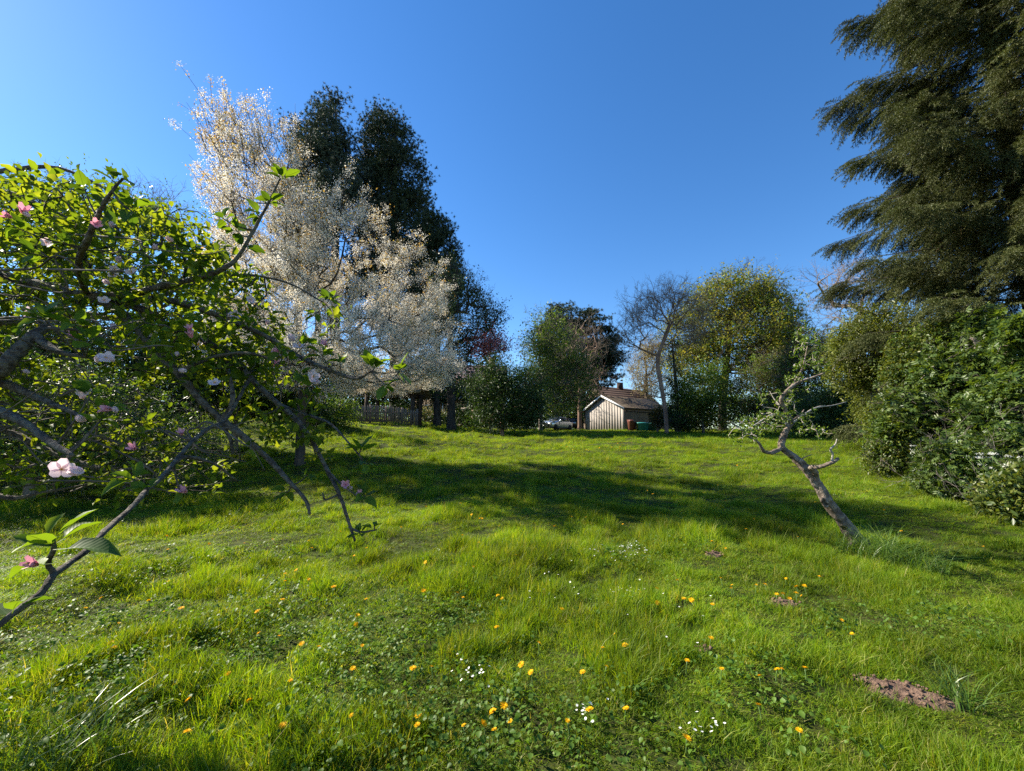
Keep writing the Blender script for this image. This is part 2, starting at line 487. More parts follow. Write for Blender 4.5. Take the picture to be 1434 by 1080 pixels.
def t_clump(n, rad, size, leaf=LEAF, flat=1.0):
    P = RNG.normal(0, rad, (n, 3)) * [1, 1, flat]
    return merge([(leaf, P, frames(rand_dir(n) + [0, 0, -.1]), size * RNG.uniform(.7, 1.3, n))])

NEEDLE = (A([[0, .03, 0], [0, -.03, 0], [1, 0, 0]]), [A([[0, 1, 2]])])
def t_tuft(n, size, wide=1.0):
    d = rand_dir(n); d[:, 2] = d[:, 2] * .7 + .25
    return merge([(NEEDLE, np.zeros((n, 3)), frames(d), np.stack([size * RNG.uniform(.6, 1.2, n), size * 4 * wide * np.ones(n), np.ones(n)], 1))])

STICK = (A([[0, .5, 0], [0, -.25, .43], [0, -.25, -.43], [1, .2, 0], [1, -.1, .17], [1, -.1, -.17]]),
         [A([[0, 1, 4, 3], [1, 2, 5, 4], [2, 0, 3, 5]])])

def t_twiglet(depth=3, L=1.0, spread=.5, th=.03):
    segs = []
    def go(p, d, l, t, k):
        q = p + d * l
        segs.append((p, d, l, t))
        if k == 0: return
        for _ in range(2 if k < depth else 3):
            s = RNG.uniform(.35, 1)
            go(p + d * l * s, nrm(d + RNG.normal(0, spread, 3) + [0, 0, .12]), l * RNG.uniform(.5, .8), t * .65, k - 1)
    go(np.zeros(3), A([1.0, 0, 0]), L, th, depth)
    P = A([s[0] for s in segs]); d = A([s[1] for s in segs])
    return merge([(STICK, P, frames(d), A([[s[2], s[3], s[3]] for s in segs]))])
TWIGS = [t_twiglet() for _ in range(4)]
TWIGS_SMALL = [t_twiglet(2) for _ in range(4)]

# ------------------------------------------------------------------ tree skeletons
def bez(p0, p1, p2, n):
    t = np.linspace(0, 1, n + 1)[1:, None]
    return (1 - t) ** 2 * p0 + 2 * t * (1 - t) * p1 + t * t * p2

def smooth_line(P, k=6):
    P = np.asarray(P, float)
    Q = np.vstack([2 * P[0] - P[1], P, 2 * P[-1] - P[-2]])
    out = []
    for i in range(1, len(Q) - 2):
        t = np.linspace(0, 1, k, endpoint=False)[:, None]
        a, b_, c, d = Q[i - 1], Q[i], Q[i + 1], Q[i + 2]
        out.append(.5 * ((2 * b_) + (-a + c) * t + (2 * a - 5 * b_ + 4 * c - d) * t ** 2 + (-a + 3 * b_ - 3 * c + d) * t ** 3))
    out.append(P[-1:])
    return np.vstack(out)

class Skel: pass
def grow(trunk, tips, bf=.25, seg=.6, first=1, curve=.35, jit=.04, parents=None):
    nodes = [A(p, float) for p in trunk]
    par = list(parents) if parents is not None else [-1] + list(range(len(trunk) - 1))
    pl = []
    for i, p in enumerate(nodes):
        pl.append(0.0 if par[i] < 0 else pl[par[i]] + np.linalg.norm(p - nodes[par[i]]) * .6)
    Pt = A(tips, float); N = len(Pt)
    best = np.full(N, 1e9); bj = np.zeros(N, int); alive = np.ones(N, bool)
    def relax(k):
        d = np.linalg.norm(Pt - nodes[k], axis=1) + bf * pl[k]
        m = d < best
        best[m] = d[m]; bj[m] = k
    for k in range(first, len(nodes)): relax(k)
    tipidx = []
    for _ in range(N):
        i = int(np.argmin(np.where(alive, best, 1e9)))
        alive[i] = False
        j = bj[i]; p0 = nodes[j]; p2 = Pt[i]
        L = np.linalg.norm(p2 - p0)
        if par[j] >= 0: d = nrm(p0 - nodes[par[j]])
        else: d = A([0, 0, 1.0])
        k = max(1, int(math.ceil(L / seg)))
        p1 = (p0 + p2) / 2 * (1 - curve) + (p0 + d * L * .5) * curve
        pts = bez(p0, p1, p2, k)
        prev = j
        for q in range(k):
            pt = pts[q] + (RNG.normal(0, jit * L / k, 3) if q < k - 1 else 0)
            nodes.append(pt); par.append(prev)
            pl.append(pl[prev] + np.linalg.norm(pt - nodes[prev]))
            prev = len(nodes) - 1
            relax(prev)
        tipidx.append(prev)
    s = Skel(); s.n = A(nodes); s.par = A(par); s.tips = A(tipidx, int)
    cnt = np.zeros(len(nodes))
    has = np.zeros(len(nodes), bool); has[s.par[s.par >= 0]] = True
    cnt[~has] = 1
    for i in range(len(nodes) - 1, -1, -1):
        if s.par[i] >= 0: cnt[s.par[i]] += cnt[i]
    s.cnt = cnt
    return s

def skel_mesh(mb, s, base_r, p=.45, rmin=.012, off=(0, 0, 0), fat=8, flare=.35):
    n = len(s.n)
    r = np.maximum(base_r * (s.cnt / s.cnt.max()) ** p, rmin)
    r[0] *= 1 + flare
    ch = [[] for _ in range(n)]
    for i in range(1, n):
        if s.par[i] >= 0: ch[s.par[i]].append(i)
    off = A(off)
    start = [(None, i) for i in range(n) if s.par[i] < 0]
    while start:
        p0, i = start.pop()
        line = [] if p0 is None else [p0]
        rr_ = [] if p0 is None else [min(r[p0] * .9, r[i] * 1.15)]
        while True:
            line.append(i); rr_.append(r[i])
            c = ch[i]
            if not c: break
            c = sorted(c, key=lambda k: -r[k])
            for k in c[1:]: start.append((i, k))
            i = c[0]
        if len(line) < 2: continue
        m = max(rr_)
        sides = fat if m > .09 else (5 if m > .03 else 3)
        rr_[-1] *= .5
        mb.tube(s.n[line] - off, rr_, sides, cap=False)

def ell_pts(ells, n, shell=.5, holes=.35, hs_=1.5, seed=3):
    """points inside a union of ellipsoids (centre, radii), biased to the outside, with gaps"""
    out = []
    w = A([e[1][0] * e[1][1] * e[1][2] for e in ells]) ** .75
    w = w / w.sum()
    tries = 0
    while len(out) < n and tries < 60:
        tries += 1
        pick = RNG.choice(len(ells), n, p=w)
        d = rand_dir(n)
        rad = RNG.uniform(0, 1, n) ** (1 / 3)
        rad = rad * (1 - shell) + shell * RNG.uniform(.65, 1.0, n)
        C = A([ells[k][0] for k in pick]); Rr = A([ells[k][1] for k in pick])
        P = C + d * rad[:, None] * Rr
        m = vnoise(P[:, 0] / hs_ + P[:, 1] / hs_ * .7, P[:, 2] / hs_ + P[:, 1] / hs_ * .3, seed) > holes
        out += list(P[m])
    return A(out[:n])

def pell(D, *rows, depth=1.0, dD=None):
    """ellipsoids given by photo pixels (px,py,rx,ry) at distance D"""
    res = []
    for row in rows:
        px, py, rx, ry = row[:4]
        d = D + (row[4] if len(row) > 4 else 0)
        c = at(px, py, d)
        a = np.linalg.norm(at(px + rx, py, d) - c); b_ = np.linalg.norm(at(px, py - ry, d) - c)
        res.append((c, A([a, a * depth, b_])))
    return res

def trunk_line(base, pts, k=4):
    return smooth_line([base] + list(pts), k)

def tree(name, label, cat, base, trunk, ells, ntips, leaf, per, lsize, lrad, bark, base_r, group=None, bf=.25, seg=.8,
         first=2, shell=.55, holes=.3, hs_=1.6, mats=None, flat=1.0, twigs=None, rmin=.012, seed=3, droop=0.0, up=0.0, crown_name='crown', curve=.35, inst=False):
    base = A(base)
    root = thing(name, label, cat, base, group)
    tips = ell_pts(ells, ntips, shell, holes, hs_, seed)
    s = grow(trunk, tips, bf, seg, first, curve)
    mb = MB(); skel_mesh(mb, s, base_r, off=base, rmin=rmin)
    tp = s.n[s.tips]; pd = nrm(tp - s.n[s.par[s.tips]])
    if twigs:
        tsz, tm, cnt = twigs
        tp_, pd_ = tp, pd
        if cnt < 1:
            k_ = RNG.uniform(0, 1, len(tp)) < cnt; tp_, pd_, cnt = tp[k_], pd[k_], 1
        P = np.repeat(tp_, cnt, 0); d = np.repeat(pd_, cnt, 0) + RNG.normal(0, .35, (len(P), 3)) + [0, 0, up]
        mt = mb if tm is None else MB()
        scat_var(mt, TWIGS, P - base, frames(nrm(d)), tsz * RNG.uniform(.6, 1.2, len(P)))
        if tm is not None:
            part('twig', mt.mesh('twig', tm), root, 'stuff')
    part('trunk', mb.mesh('trunk', bark, True), root)
    if per:
        mats = mats if isinstance(mats, list) else [mats]
        P = np.repeat(tp, per, 0) + RNG.normal(0, 1, (len(tp) * per, 3)) * lrad * [1, 1, flat]
        d = rand_dir(len(P)) + [0, 0, -droop]
        which = RNG.integers(0, len(mats), len(P))
        for i, mt in enumerate(mats):
            m = which == i
            leaves = leaf if isinstance(leaf, list) else [leaf]
            if inst:
                crown_instances(root, name, leaves, mt, P[m] - base, frames(d[m]), lsize * RNG.uniform(.6, 1.35, m.sum()), crown_name)
                continue
            mb = MB()
            scat_var(mb, leaves, P[m] - base, frames(d[m]), lsize * RNG.uniform(.6, 1.35, m.sum()))
            part(crown_name, mb.mesh(crown_name, mt), root, 'stuff')
    return root

# ================================================================== SETTING: ground
def terrain():
    n = 250
    u = np.linspace(-1, 1, n)
    xs = 260 * np.sinh(4.6 * u) / math.sinh(4.6)
    v = np.linspace(-.55, 1, n)
    ys = 3 + 420 * np.sinh(5 * v) / math.sinh(5)
    X, Y = np.meshgrid(xs, ys)
    V = np.stack([X.ravel(), Y.ravel(), H(X, Y).ravel()], 1)
    i = np.arange(n - 1)[:, None] * n; j = np.arange(n - 1)[None, :]
    F = np.stack([i + j, i + j + 1, i + n + j + 1, i + n + j], 2).reshape(-1, 4)
    mb = MB(); mb.add(V, [F])
    solid('ground', mb.mesh('ground', M['soil'], True), kind='structure')
terrain()

# bare earth patches: low mounds of crumbs pushed up through the turf
EARTH = []
def earth_patch(px, py, rx, ry, ang, label):
    c = gpix(px, py)
    EARTH.append((c[0], c[1], rx, ry, ang))
    nr, na = 9, 40
    V = []; 
    ca, sa = math.cos(ang), math.sin(ang)
    for i in range(nr):
        t = i / (nr - 1)
        for k in range(na):
            a = 2 * PI * k / na
            rad = t * (1 + .22 * (vnoise(math.cos(a) * 2 + px, math.sin(a) * 2) - .5) * 2)
            lx, ly = rx * rad * math.cos(a), ry * rad * math.sin(a)
            x, y = c[0] + lx * ca - ly * sa, c[1] + lx * sa + ly * ca
            z = float(H(x, y)) + .012 + rx * .12 * (1 - t * t) + .022 * (float(vnoise(x * 28, y * 28, 7)) - .4) * (1 - t ** 4) - .03 * t ** 6
            V.append([x - c[0], y - c[1], z - c[2]])
    F = [[i * na + k, i * na + (k + 1) % na, (i + 1) * na + (k + 1) % na, (i + 1) * na + k] for i in range(nr - 1) for k in range(na)]
    mb = MB(); mb.add(V, [A(F)])
    P = []
    for _ in range(int(60 * rx / .24)):
        a = RNG.uniform(0, 2 * PI); r_ = math.sqrt(RNG.uniform(0, .9))
        lx, ly = rx * r_ * math.cos(a), ry * r_ * math.sin(a)
        x, y = c[0] + lx * ca - ly * sa, c[1] + lx * sa + ly * ca
        P.append([x - c[0], y - c[1], float(H(x, y)) + .02 + rx * .11 * (1 - r_ * r_) - c[2]])
    rock = (A([[1, 0, 0], [-1, 0, 0], [0, 1, 0], [0, -1, 0], [0, 0, .7], [0, 0, -.7]]) * .5, [A([[0, 2, 4], [2, 1, 4], [1, 3, 4], [3, 0, 4], [2, 0, 5], [1, 2, 5], [3, 1, 5], [0, 3, 5]])])
    scat(mb, rock, P, frames(rand_dir(len(P))), RNG.uniform(.006, .03, len(P)) * RNG.uniform(.6, 1.5, len(P)))
    solid('bare_earth', mb.mesh('bare_earth', M['earth'], False), label, 'bare earth', kind='structure', loc=c)
earth_patch(1268, 972, .24, .095, R(-33), 'long patch of reddish bare earth in the grass at lower right')
earth_patch(1100, 847, .14, .07, R(-12), 'small bare earth patch ringed by yellow dandelions')
earth_patch(1003, 778, .13, .06, R(0), 'dark little scrape of bare earth beyond the daisies')
earth_patch(985, 912, .07, .04, R(10), 'small scuffed earth hole in the middle of the lawn')

# ================================================================== BUILDINGS
def gable_house(root, corner, ux, uy, wid, dep, eave, apex, wall_mat, roof_mat, over=.25, thick=.12, gable_wall=True):
    """walls and a pitched roof: gable across ux (width wid), ridge along uy (length dep); corner is local origin"""
    ux, uy = A([*ux, 0.0]), A([*uy, 0.0])
    o = A(corner, float); z = A([0, 0, 1.0])
    mb = MB()
    P = lambda a, b_, h: o + ux * a + uy * b_ + z * h
    prof = [(0, -.3), (wid, -.3), (wid, eave), (wid / 2, apex), (0, eave)]
    V = [P(a, .0 if k == 0 else dep, h) for k in (0, 1) for a, h in prof]
    F4 = [[0, 1, 6, 5], [1, 2, 7, 6], [4, 0, 5, 9]]
    mb.add(V, [A(F4), A([[0, 4, 3], [0, 3, 2], [0, 2, 1], [5, 8, 9], [5, 7, 8], [5, 6, 7]])])
    part('wall', mb.mesh('wall', wall_mat), root)
    mb = MB()
    sl = (apex - eave) / (wid / 2)
    courses = 9
    for sgn in (0, 1):
        for c in range(courses):
            t0, t1 = c / courses, (c + 1) / courses
            def edge(t, lift):
                a = -over + (wid / 2 + over) * t
                h = eave - over * sl + (apex - eave + over * sl) * t + .05 + lift
                if sgn: a = wid - a
                return a, h
            a0, h0 = edge(t0, .025); a1, h1 = edge(t1, .02)
            Q = [P(a0, -over, h0), P(a0, dep + over, h0), P(a1, dep + over, h1), P(a1, -over, h1)]
            lo = [q - z * .09 for q in Q]
            mb.add(Q + lo, [A([[0, 1, 2, 3], [7, 6, 5, 4], [0, 4, 5, 1], [1, 5, 6, 2], [2, 6, 7, 3], [3, 7, 4, 0]])])
    rf = part('roof', mb.mesh('roof', roof_mat), root)
    return P, rf

# --- timber shed
c0 = gnd(875, 44); c1 = gnd(820, 49)
ux = nrm((c1 - c0)[:2]); wid = float(np.linalg.norm((c1 - c0)[:2])); uy = A([-ux[1], ux[0]])
if uy[0] < 0: uy = -uy
shed = thing('shed', 'weathered timber shed with sunlit gable at the top of the lawn', 'shed', c0)
P, rf = gable_house(shed, (0, 0, 0), ux, uy, wid, 7.5, 2.45, 3.9, M['brick_wall'], M['tile_brown'], .3)
nb = 15
for i in range(nb):
    a0, a1 = wid * i / nb + .0015, wid * (i + 1) / nb - .0015
    hh = lambda a: 2.45 + (3.9 - 2.45) * (1 - abs(a - wid / 2) / (wid / 2)) - .03
    d0, d1 = -.015, -.04 - .002 * (i % 2)
    V = []
    for dd in (d0, d1):
        V += [P(a0, dd, .02), P(a1, dd, .02), P(a1, dd, hh(a1)), P(a0, dd, hh(a0))]
    mb = MB(); mb.add(V, [A([[0, 1, 2, 3], [7, 6, 5, 4], [0, 4, 5, 1], [1, 5, 6, 2], [2, 6, 7, 3], [3, 7, 4, 0]])])
    part('board', mb.mesh('board', M['board']), shed)
for s_ in (0, 1):
    a_e = -.3 if s_ == 0 else wid + .3
    h_e = 2.45 - .3 * (1.45 / (wid / 2))
    mb = MB()
    V = []
    for dd in (-.32, -.36):
        V += [P(a_e, dd, h_e - .12), P(wid / 2, dd, 3.9 - .1), P(wid / 2, dd, 3.9 + .12), P(a_e, dd, h_e + .1)]
    mb.add(V, [A([[0, 1, 2, 3], [7, 6, 5, 4], [0, 4, 5, 1], [1, 5, 6, 2], [2, 6, 7, 3], [3, 7, 4, 0]])])
    part('barge_board', mb.mesh('barge_board', M['white_paint']), shed)
mb = MB()
q = P(-.03, 4.6, 1.0); mb.box(q, (1.6, .06, 2.0), math.atan2(uy[1], uy[0]))
part('door', mb.mesh('door', M['timber_dark']), shed)
mb = MB()
yaw_s = math.atan2(uy[1], uy[0])
mb.box(P(-.36, 3.75, 2.02), (8.0, .09, .09), yaw_s)
part('gutter', mb.mesh('gutter', M['timber_dark']), shed)

# --- house beyond the shed
b0 = gnd(930, 62)
h2 = thing('house', 'brown tiled house roof rising behind the timber shed', 'house', b0)
dv = nrm(A([-.55, .83])); dv2 = A([dv[1], -dv[0]])
P2, rf2 = gable_house(h2, (-7.5, 0, 0), dv, dv2, 7.5, 12, 3.6, 7.0, M['house_wall'], M['tile_red'], .3)
mb = MB(); mb.box(P2(3.75, 6, 7.3), (.8, .6, 1.3), .3); part('chimney', mb.mesh('chimney', M['tile_red']), rf2)

# --- brick house on the left
hb = gnd(578, 60)
h3 = thing('house', 'brick house with white framed windows glimpsed beyond the picket fence', 'house', hb)
mb = MB(); mb.box((6.5, 4, 2.9), (13, 8, 6.4)); part('wall', mb.mesh('wall', M['house_wall']), h3)
mb = MB()
for k in range(8):
    t = k / 8
    mb.box((6.5, -.3 + .55 * k, 6.15 + .33 * k), (13.8, .72, .12), 0, [[1, 0, 0], [0, .86, -.5], [0, .5, .86]])
    mb.box((6.5, 8.3 - .55 * k, 6.15 + .33 * k), (13.8, .72, .12), 0, [[1, 0, 0], [0, .86, .5], [0, -.5, .86]])
rf3 = part('roof', mb.mesh('roof', M['tile_pink']), h3)
mb = MB(); mb.box((11, 4, 9.0), (1, .8, 2)); part('chimney', mb.mesh('chimney', M['house_wall']), rf3)
def window(root, x, z, w, h, y=0.0, panes=3):
    mb = MB()
    for sx in (-1, 1): mb.box((x + sx * w / 2, y - .06, z), (.12, .14, h + .12))
    for sz in (-1, 1): mb.box((x, y - .06, z + sz * h / 2), (w - .12, .137, .12))
    for k in range(1, panes): mb.box((x - w / 2 + w * k / panes, y - .06, z), (.08, .13, h - .12))
    f = part('window', mb.mesh('window_frame', M['white_paint']), root)
    for k in range(panes):
        mb = MB(); mb.box((x - w / 2 + w * (k + .5) / panes, y - .02, z), (w / panes - .06, .03, h - .08))
        part('pane', mb.mesh('pane', M['glass']), f)
for x in (2.3, 4.6, 7.2, 10.5): window(h3, x, 4.55, 1.15, 1.0)
for x in (2.3, 10.5): window(h3, x, 1.6, 1.4, 1.2)
mb = MB(); mb.box((4.6, -1.2, 3.12), (7.2, 2.5, .12), 0, [[1, 0, 0], [0, .98, -.2], [0, .2, .98]])
part('porch_roof', mb.mesh('porch_roof', M['white_paint']), h3)
for x in (1.2, 4.6, 8.0):
    mb = MB(); mb.box((x, -2.25, 1.2), (.14, .14, 3.0)); part('porch_post', mb.mesh('porch_post', M['white_paint']), h3)
# low outbuilding
ob = gnd(648, 50)
ou = thing('garage', 'low flat roofed brick garage beside the dark shrub', 'garage', ob)
mb = MB(); mb.box((1.9, 1.6, .85), (3.8, 3.2, 2.1)); part('wall', mb.mesh('wall', M['house_wall']), ou)
mb = MB(); mb.box((1.9, 1.5, 2.0), (4.3, 3.7, .2)); part('roof', mb.mesh('roof', M['cream_wall']), ou)
mb = MB(); mb.box((2.1, -.03, .85), (.9, .06, 1.8)); part('door', mb.mesh('door', M['white_paint']), ou)
wl = gnd(690, 48)
gw = thing('garden_wall', 'sunlit cream garden wall behind the red stems of a shrub', 'wall', wl)
mb = MB(); mb.box((.7, .1, 1.0), (2.0, .22, 2.4)); part('panel', mb.mesh('panel', M['cream_wall']), gw)
mb = MB(); mb.box((.7, .1, 2.25), (2.1, .32, .1)); part('coping', mb.mesh('coping', M['white_paint']), gw)

# --- garden shelter and picket fence
sb = gnd(512, 29)
sh = thing('garden_shelter', 'dark timber shelter with a brown pitched roof behind the picket fence', 'shelter', sb)
mb = MB()
for x, y in ((0, 0), (3.2, 0), (0, 2.4), (3.2, 2.4)):
    mb = MB(); mb.box((x, y, .95), (.24 if x else .2, .24, 2.5)); part('post', mb.mesh('post', M['timber_dark']), sh)
for y in (0, 2.4):
    mb = MB(); mb.box((1.6, y, 2.1), (3.9, .16, .2)); part('beam', mb.mesh('beam', M['timber_dark']), sh)
mb = MB()
for k in range(6):
    for sgn in (-1, 1):
        y = 1.2 + sgn * (1.75 - .29 * k)
        mb.box((1.6, y, 2.12 + .2 * k), (4.5 - .04 * k, .42, .1), 0, [[1, 0, 0], [0, .82, sgn * .57], [0, -sgn * .57, .82]])
part('roof', mb.mesh('roof', M['thatch']), sh)
fa, fb = gnd(494, 26.5), gnd(583, 28.0)
fence = thing('picket_fence', 'weathered wooden picket fence along the crest of the lawn', 'fence', fa)
fd = (fb - fa); fl = float(np.linalg.norm(fd[:2])); fyaw = math.atan2(fd[1], fd[0])
npk = 34
pk = MB()
pk.add(A([[-.04, -.012, 0], [.04, -.012, 0], [.04, -.012, 1.02], [0, -.012, 1.1], [-.04, -.012, 1.02],
          [-.04, .012, 0], [.04, .012, 0], [.04, .012, 1.02], [0, .012, 1.1], [-.04, .012, 1.02]]),
       [A([[0, 1, 2, 4], [5, 9, 7, 6], [0, 5, 6, 1], [1, 6, 7, 2], [2, 7, 8, 3], [3, 8, 9, 4], [4, 9, 5, 0]]), A([[4, 2, 3], [9, 8, 7]])])
pkm = pk.mesh('picket', M['timber_grey'])
for i in range(npk):
    t = (i + .5) / npk
    p = fa + fd * t
    z = float(H(p[0], p[1])) - fa[2] + .04
    o = part('picket', pkm, fence, loc=(p[0] - fa[0], p[1] - fa[1] - .07, z), rot=(RNG.normal(0, .02), RNG.normal(0, .02), fyaw), scale=(1, 1, RNG.uniform(.96, 1.04)))
for zz in (.3, .85):
    mb = MB(); a = A([0, 0, zz]); b_ = A([*fd[:2], zz + fd[2]])
    mb.box((a + b_) / 2, (fl, .05, .09), fyaw, None); part('rail', mb.mesh('rail', M['timber_grey']), fence)
for t in (0, .25, .5, .75, 1):
    p = fd * t; mb = MB(); mb.box((p[0], p[1] + .1, p[2] + .5), (.13, .13, 1.5), fyaw); part('post', mb.mesh('post', M['timber_grey']), fence)

# --- bins
def wheelie_bin(px, D, w, d, h, m, label, rot=.2, group=None):
    b0 = gnd(px, D)
    root = thing('wheelie_bin', label, 'bin', b0, group, rot)
    mb = MB()
    V = []
    for z, s in ((.06, .82), (h * .9, 1.0), (h * .93, 1.05), (h, 1.05)):
        V += [[-w / 2 * s, -d / 2 * s, z], [w / 2 * s, -d / 2 * s, z], [w / 2 * s, d / 2 * s, z], [-w / 2 * s, d / 2 * s, z]]
    F = [[i * 4 + k, i * 4 + (k + 1) % 4, (i + 1) * 4 + (k + 1) % 4, (i + 1) * 4 + k] for i in range(3) for k in range(4)] + [[3, 2, 1, 0], [12, 13, 14, 15]]
    mb.add(V, [A(F)]); part('body', mb.mesh('body', m), root)
    mb = MB(); mb.box((0, -.01, h + .03), (w * 1.12, d * 1.12, .05), 0, [[1, 0, 0], [0, .995, -.1], [0, .1, .995]])
    ld = part('lid', mb.mesh('lid', m), root)
    mb = MB(); mb.bar((-w * .4, d * .6, h * .95), (w * .4, d * .6, h * .95), .02); part('handle', mb.mesh('handle', m), ld)
    for sx in (-1, 1):
        mb = MB(); mb.bar((sx * w * .42 - .03, d * .42, .1), (sx * w * .42 + .03, d * .42, .1), .1, 12)
        part('wheel', mb.mesh('wheel', M['rubber']), root)
wheelie_bin(885, 42.5, .58, .7, 1.05, M['bin_brown'], 'brown wheelie bin standing against the shed side wall')
wheelie_bin(900, 42, 1.0, .8, .8, M['bin_teal'], 'teal low bin between the brown bin and the green bin', .1)
wheelie_bin(912, 42, .7, .75, .75, M['bin_green'], 'dark green low bin nearest the bare tree trunk', .1)

# --- cars
def car(px, D, rot, paint, label):
    b0 = gnd(px, D)
    root = thing('parked_car', label, 'car', b0, 'cars parked beside the shed', rot)
    st = [(-2.1, .72, .35, .62, .66, .60), (-1.95, .82, .25, .78, .86, .72), (-1.3, .86, .2, .86, .98, .78), (-.75, .87, .2, .88, 1.02, .70),
          (-.15, .87, .2, .88, 1.44, .60), (.7, .87, .2, .9, 1.46, .60), (1.45, .86, .2, .92, 1.28, .58), (1.85, .84, .25, .92, 1.0, .66), (2.1, .76, .4, .86, .9, .66)]
    V = []
    for x, w, lo, belt, top, tw in st:
        ring = [(-w * .9, lo), (-w, lo + .15), (-w, belt - .12), (-w * .97, belt), (-tw, top - .04), (-tw * .8, top), (tw * .8, top), (tw, top - .04), (w * .97, belt), (w, belt - .12), (w, lo + .15), (w * .9, lo)]
        V += [[x, y, z] for y, z in ring]
    n = 12
    F = [[i * n + k, i * n + (k + 1) % n, (i + 1) * n + (k + 1) % n, (i + 1) * n + k] for i in range(len(st) - 1) for k in range(n)]
    mb = MB(); mb.add(V, [A(F), A([[0, k + 1, k] for k in range(1, n - 1)]), A([[96, 96 + k, 96 + k + 1] for k in range(1, n - 1)])])
    part('body', mb.mesh('body', paint, True), root)
    def glass(name, pts, off):
        pts = A(pts, float) ; o = A(off)
        mb = MB(); mb.add(np.vstack([pts + o * .012, pts - o * .01]), [A([[0, 1, 2, 3], [7, 6, 5, 4], [0, 4, 5, 1], [1, 5, 6, 2], [2, 6, 7, 3], [3, 7, 4, 0]])])
        part(name, mb.mesh(name, M['glass']), root)
    glass('windscreen', [(-.78, -.66, 1.03), (-.78, .66, 1.03), (-.2, .55, 1.42), (-.2, -.55, 1.42)], (-.6, 0, .8))
    glass('rear_window', [(1.82, -.6, 1.02), (1.82, .6, 1.02), (1.46, .52, 1.27), (1.46, -.52, 1.27)], (.6, 0, .8))
    for s_ in (-1, 1):
        glass('side_window', [(-.62, s_ * .85, .94), (.22, s_ * .85, .95), (.22, s_ * .66, 1.36), (-.18, s_ * .66, 1.36)], (0, s_, .3))
        glass('side_window', [(.3, s_ * .85, .95), (1.35, s_ * .84, .97), (1.05, s_ * .66, 1.34), (.3, s_ * .66, 1.36)], (0, s_, .3))
        mb = MB(); mb.box((-.6, s_ * .96, 1.0), (.12, .2, .14)); part('wing_mirror', mb.mesh('wing_mirror', paint), root)
        mb = MB(); mb.box((-2.02, s_ * .62, .66), (.14, .34, .14)); part('headlight', mb.mesh('headlight', M['lamp_glass']), root)
        for x in (-1.35, 1.35):
            mb = MB(); mb.bar((x, s_ * .72, .31), (x, s_ * .9, .31), .31, 18)
            wv = part('wheel', mb.mesh('wheel', M['rubber']), root)
            mb = MB(); mb.bar((x, s_ * .85, .31), (x, s_ * .915, .31), .2, 14); part('rim', mb.mesh('rim', M['alloy']), wv)
    mb = MB(); mb.box((-2.12, 0, .45), (.04, .52, .12)); part('number_plate', mb.mesh('number_plate', M['plate']), root)
car(779, 45, R(50), M['car_silver'], 'silver blue car glinting in the sun left of the shed')
car(800, 53, R(70), M['car_dark'], 'dark car in the shade between the silver car and the shed')

# ================================================================== FAR AND MIDDLE TREES
TUFT = [t_tuft(22, .5, .7) for _ in range(5)]
# far belt of trees that closes the horizon
def woodland():
    n = 5200
    a = RNG.uniform(R(-72), R(72), n)
    rad = RNG.uniform(82, 120, n)
    x, y = np.sin(a) * rad, np.cos(a) * rad
    top = 3.5 + 4.5 * vnoise(a * 14, rad * 0, 31) + 2.5 * vnoise(a * 50, rad * 0, 32)
    z = H(x, y) + top * RNG.uniform(0, 1, n) ** .7
    C = [t_clump(14, .5, .55) for _ in range(4)]
    mb = MB(); scat_var(mb, C, np.stack([x, y, z], 1), frames(rand_dir(n)), RNG.uniform(.8, 1.5, n))
    solid('far_woodland', mb.mesh('far_woodland', M['leaf_mid']), 'far belt of mixed trees closing the horizon behind the gardens', 'woodland', kind='stuff')
woodland()

# pines on the left skyline
def pine(label, px, D, rows, ntips, per, lsize, mat, r, group, holes=.25, flat=.45, hs_=2.2, lrad=.55, shell=.4, top=None):
    b0 = gnd(px, D)
    top = top or min(rw[1] - rw[3] * .8 for rw in rows)
    tl = trunk_line(b0, [b0 + (at(px, top, D) - b0) * t for t in (.33, .66, 1)], 6)
    return tree('pine_tree', label, 'pine', b0, tl, pell(D, *rows, depth=.95), ntips, TUFT, int(per * 2.6), lsize * .62, lrad, M['bark_dark'], r, group,
                bf=.12, seg=1.5, first=5, shell=shell, holes=holes, hs_=hs_, mats=mat, flat=flat, droop=-.25, inst=True)
pine('tall airy dark pine whose tip shows above the white cherry', 470, 38,
     [(468, 158, 24, 24), (476, 195, 46, 34), (466, 240, 54, 40), (486, 290, 58, 54), (470, 370, 64, 60)], 620, 9, .8, M['pine_blue'], .4, 'dark pines behind the cherry', .38)
pine('tall dense dome topped dark conifer right of the airy pine', 553, 40,
     [(537, 178, 26, 28), (545, 210, 44, 40), (552, 260, 52, 56), (560, 320, 56, 66), (566, 400, 60, 80), (520, 270, 34, 60)], 1000, 10, .72, M['pine'], .5, 'dark pines behind the cherry', .12, .6, 2.0, .5, .7)
pine('shorter dark pine stepping down at the right of the conifer group', 612, 36,
     [(608, 322, 21, 22), (614, 360, 28, 34), (622, 395, 26, 30), (606, 420, 36, 50)], 460, 9, .7, M['pine'], .3, 'dark pines behind the cherry', .28, .5, 1.6, .45)
pine('feathery dark pine leaning towards the cherry from the far left', 418, 40,
     [(418, 190, 20, 22), (415, 230, 34, 36), (425, 290, 44, 50)], 260, 8, .75, M['pine_blue'], .35, 'dark pines behind the cherry', .4)
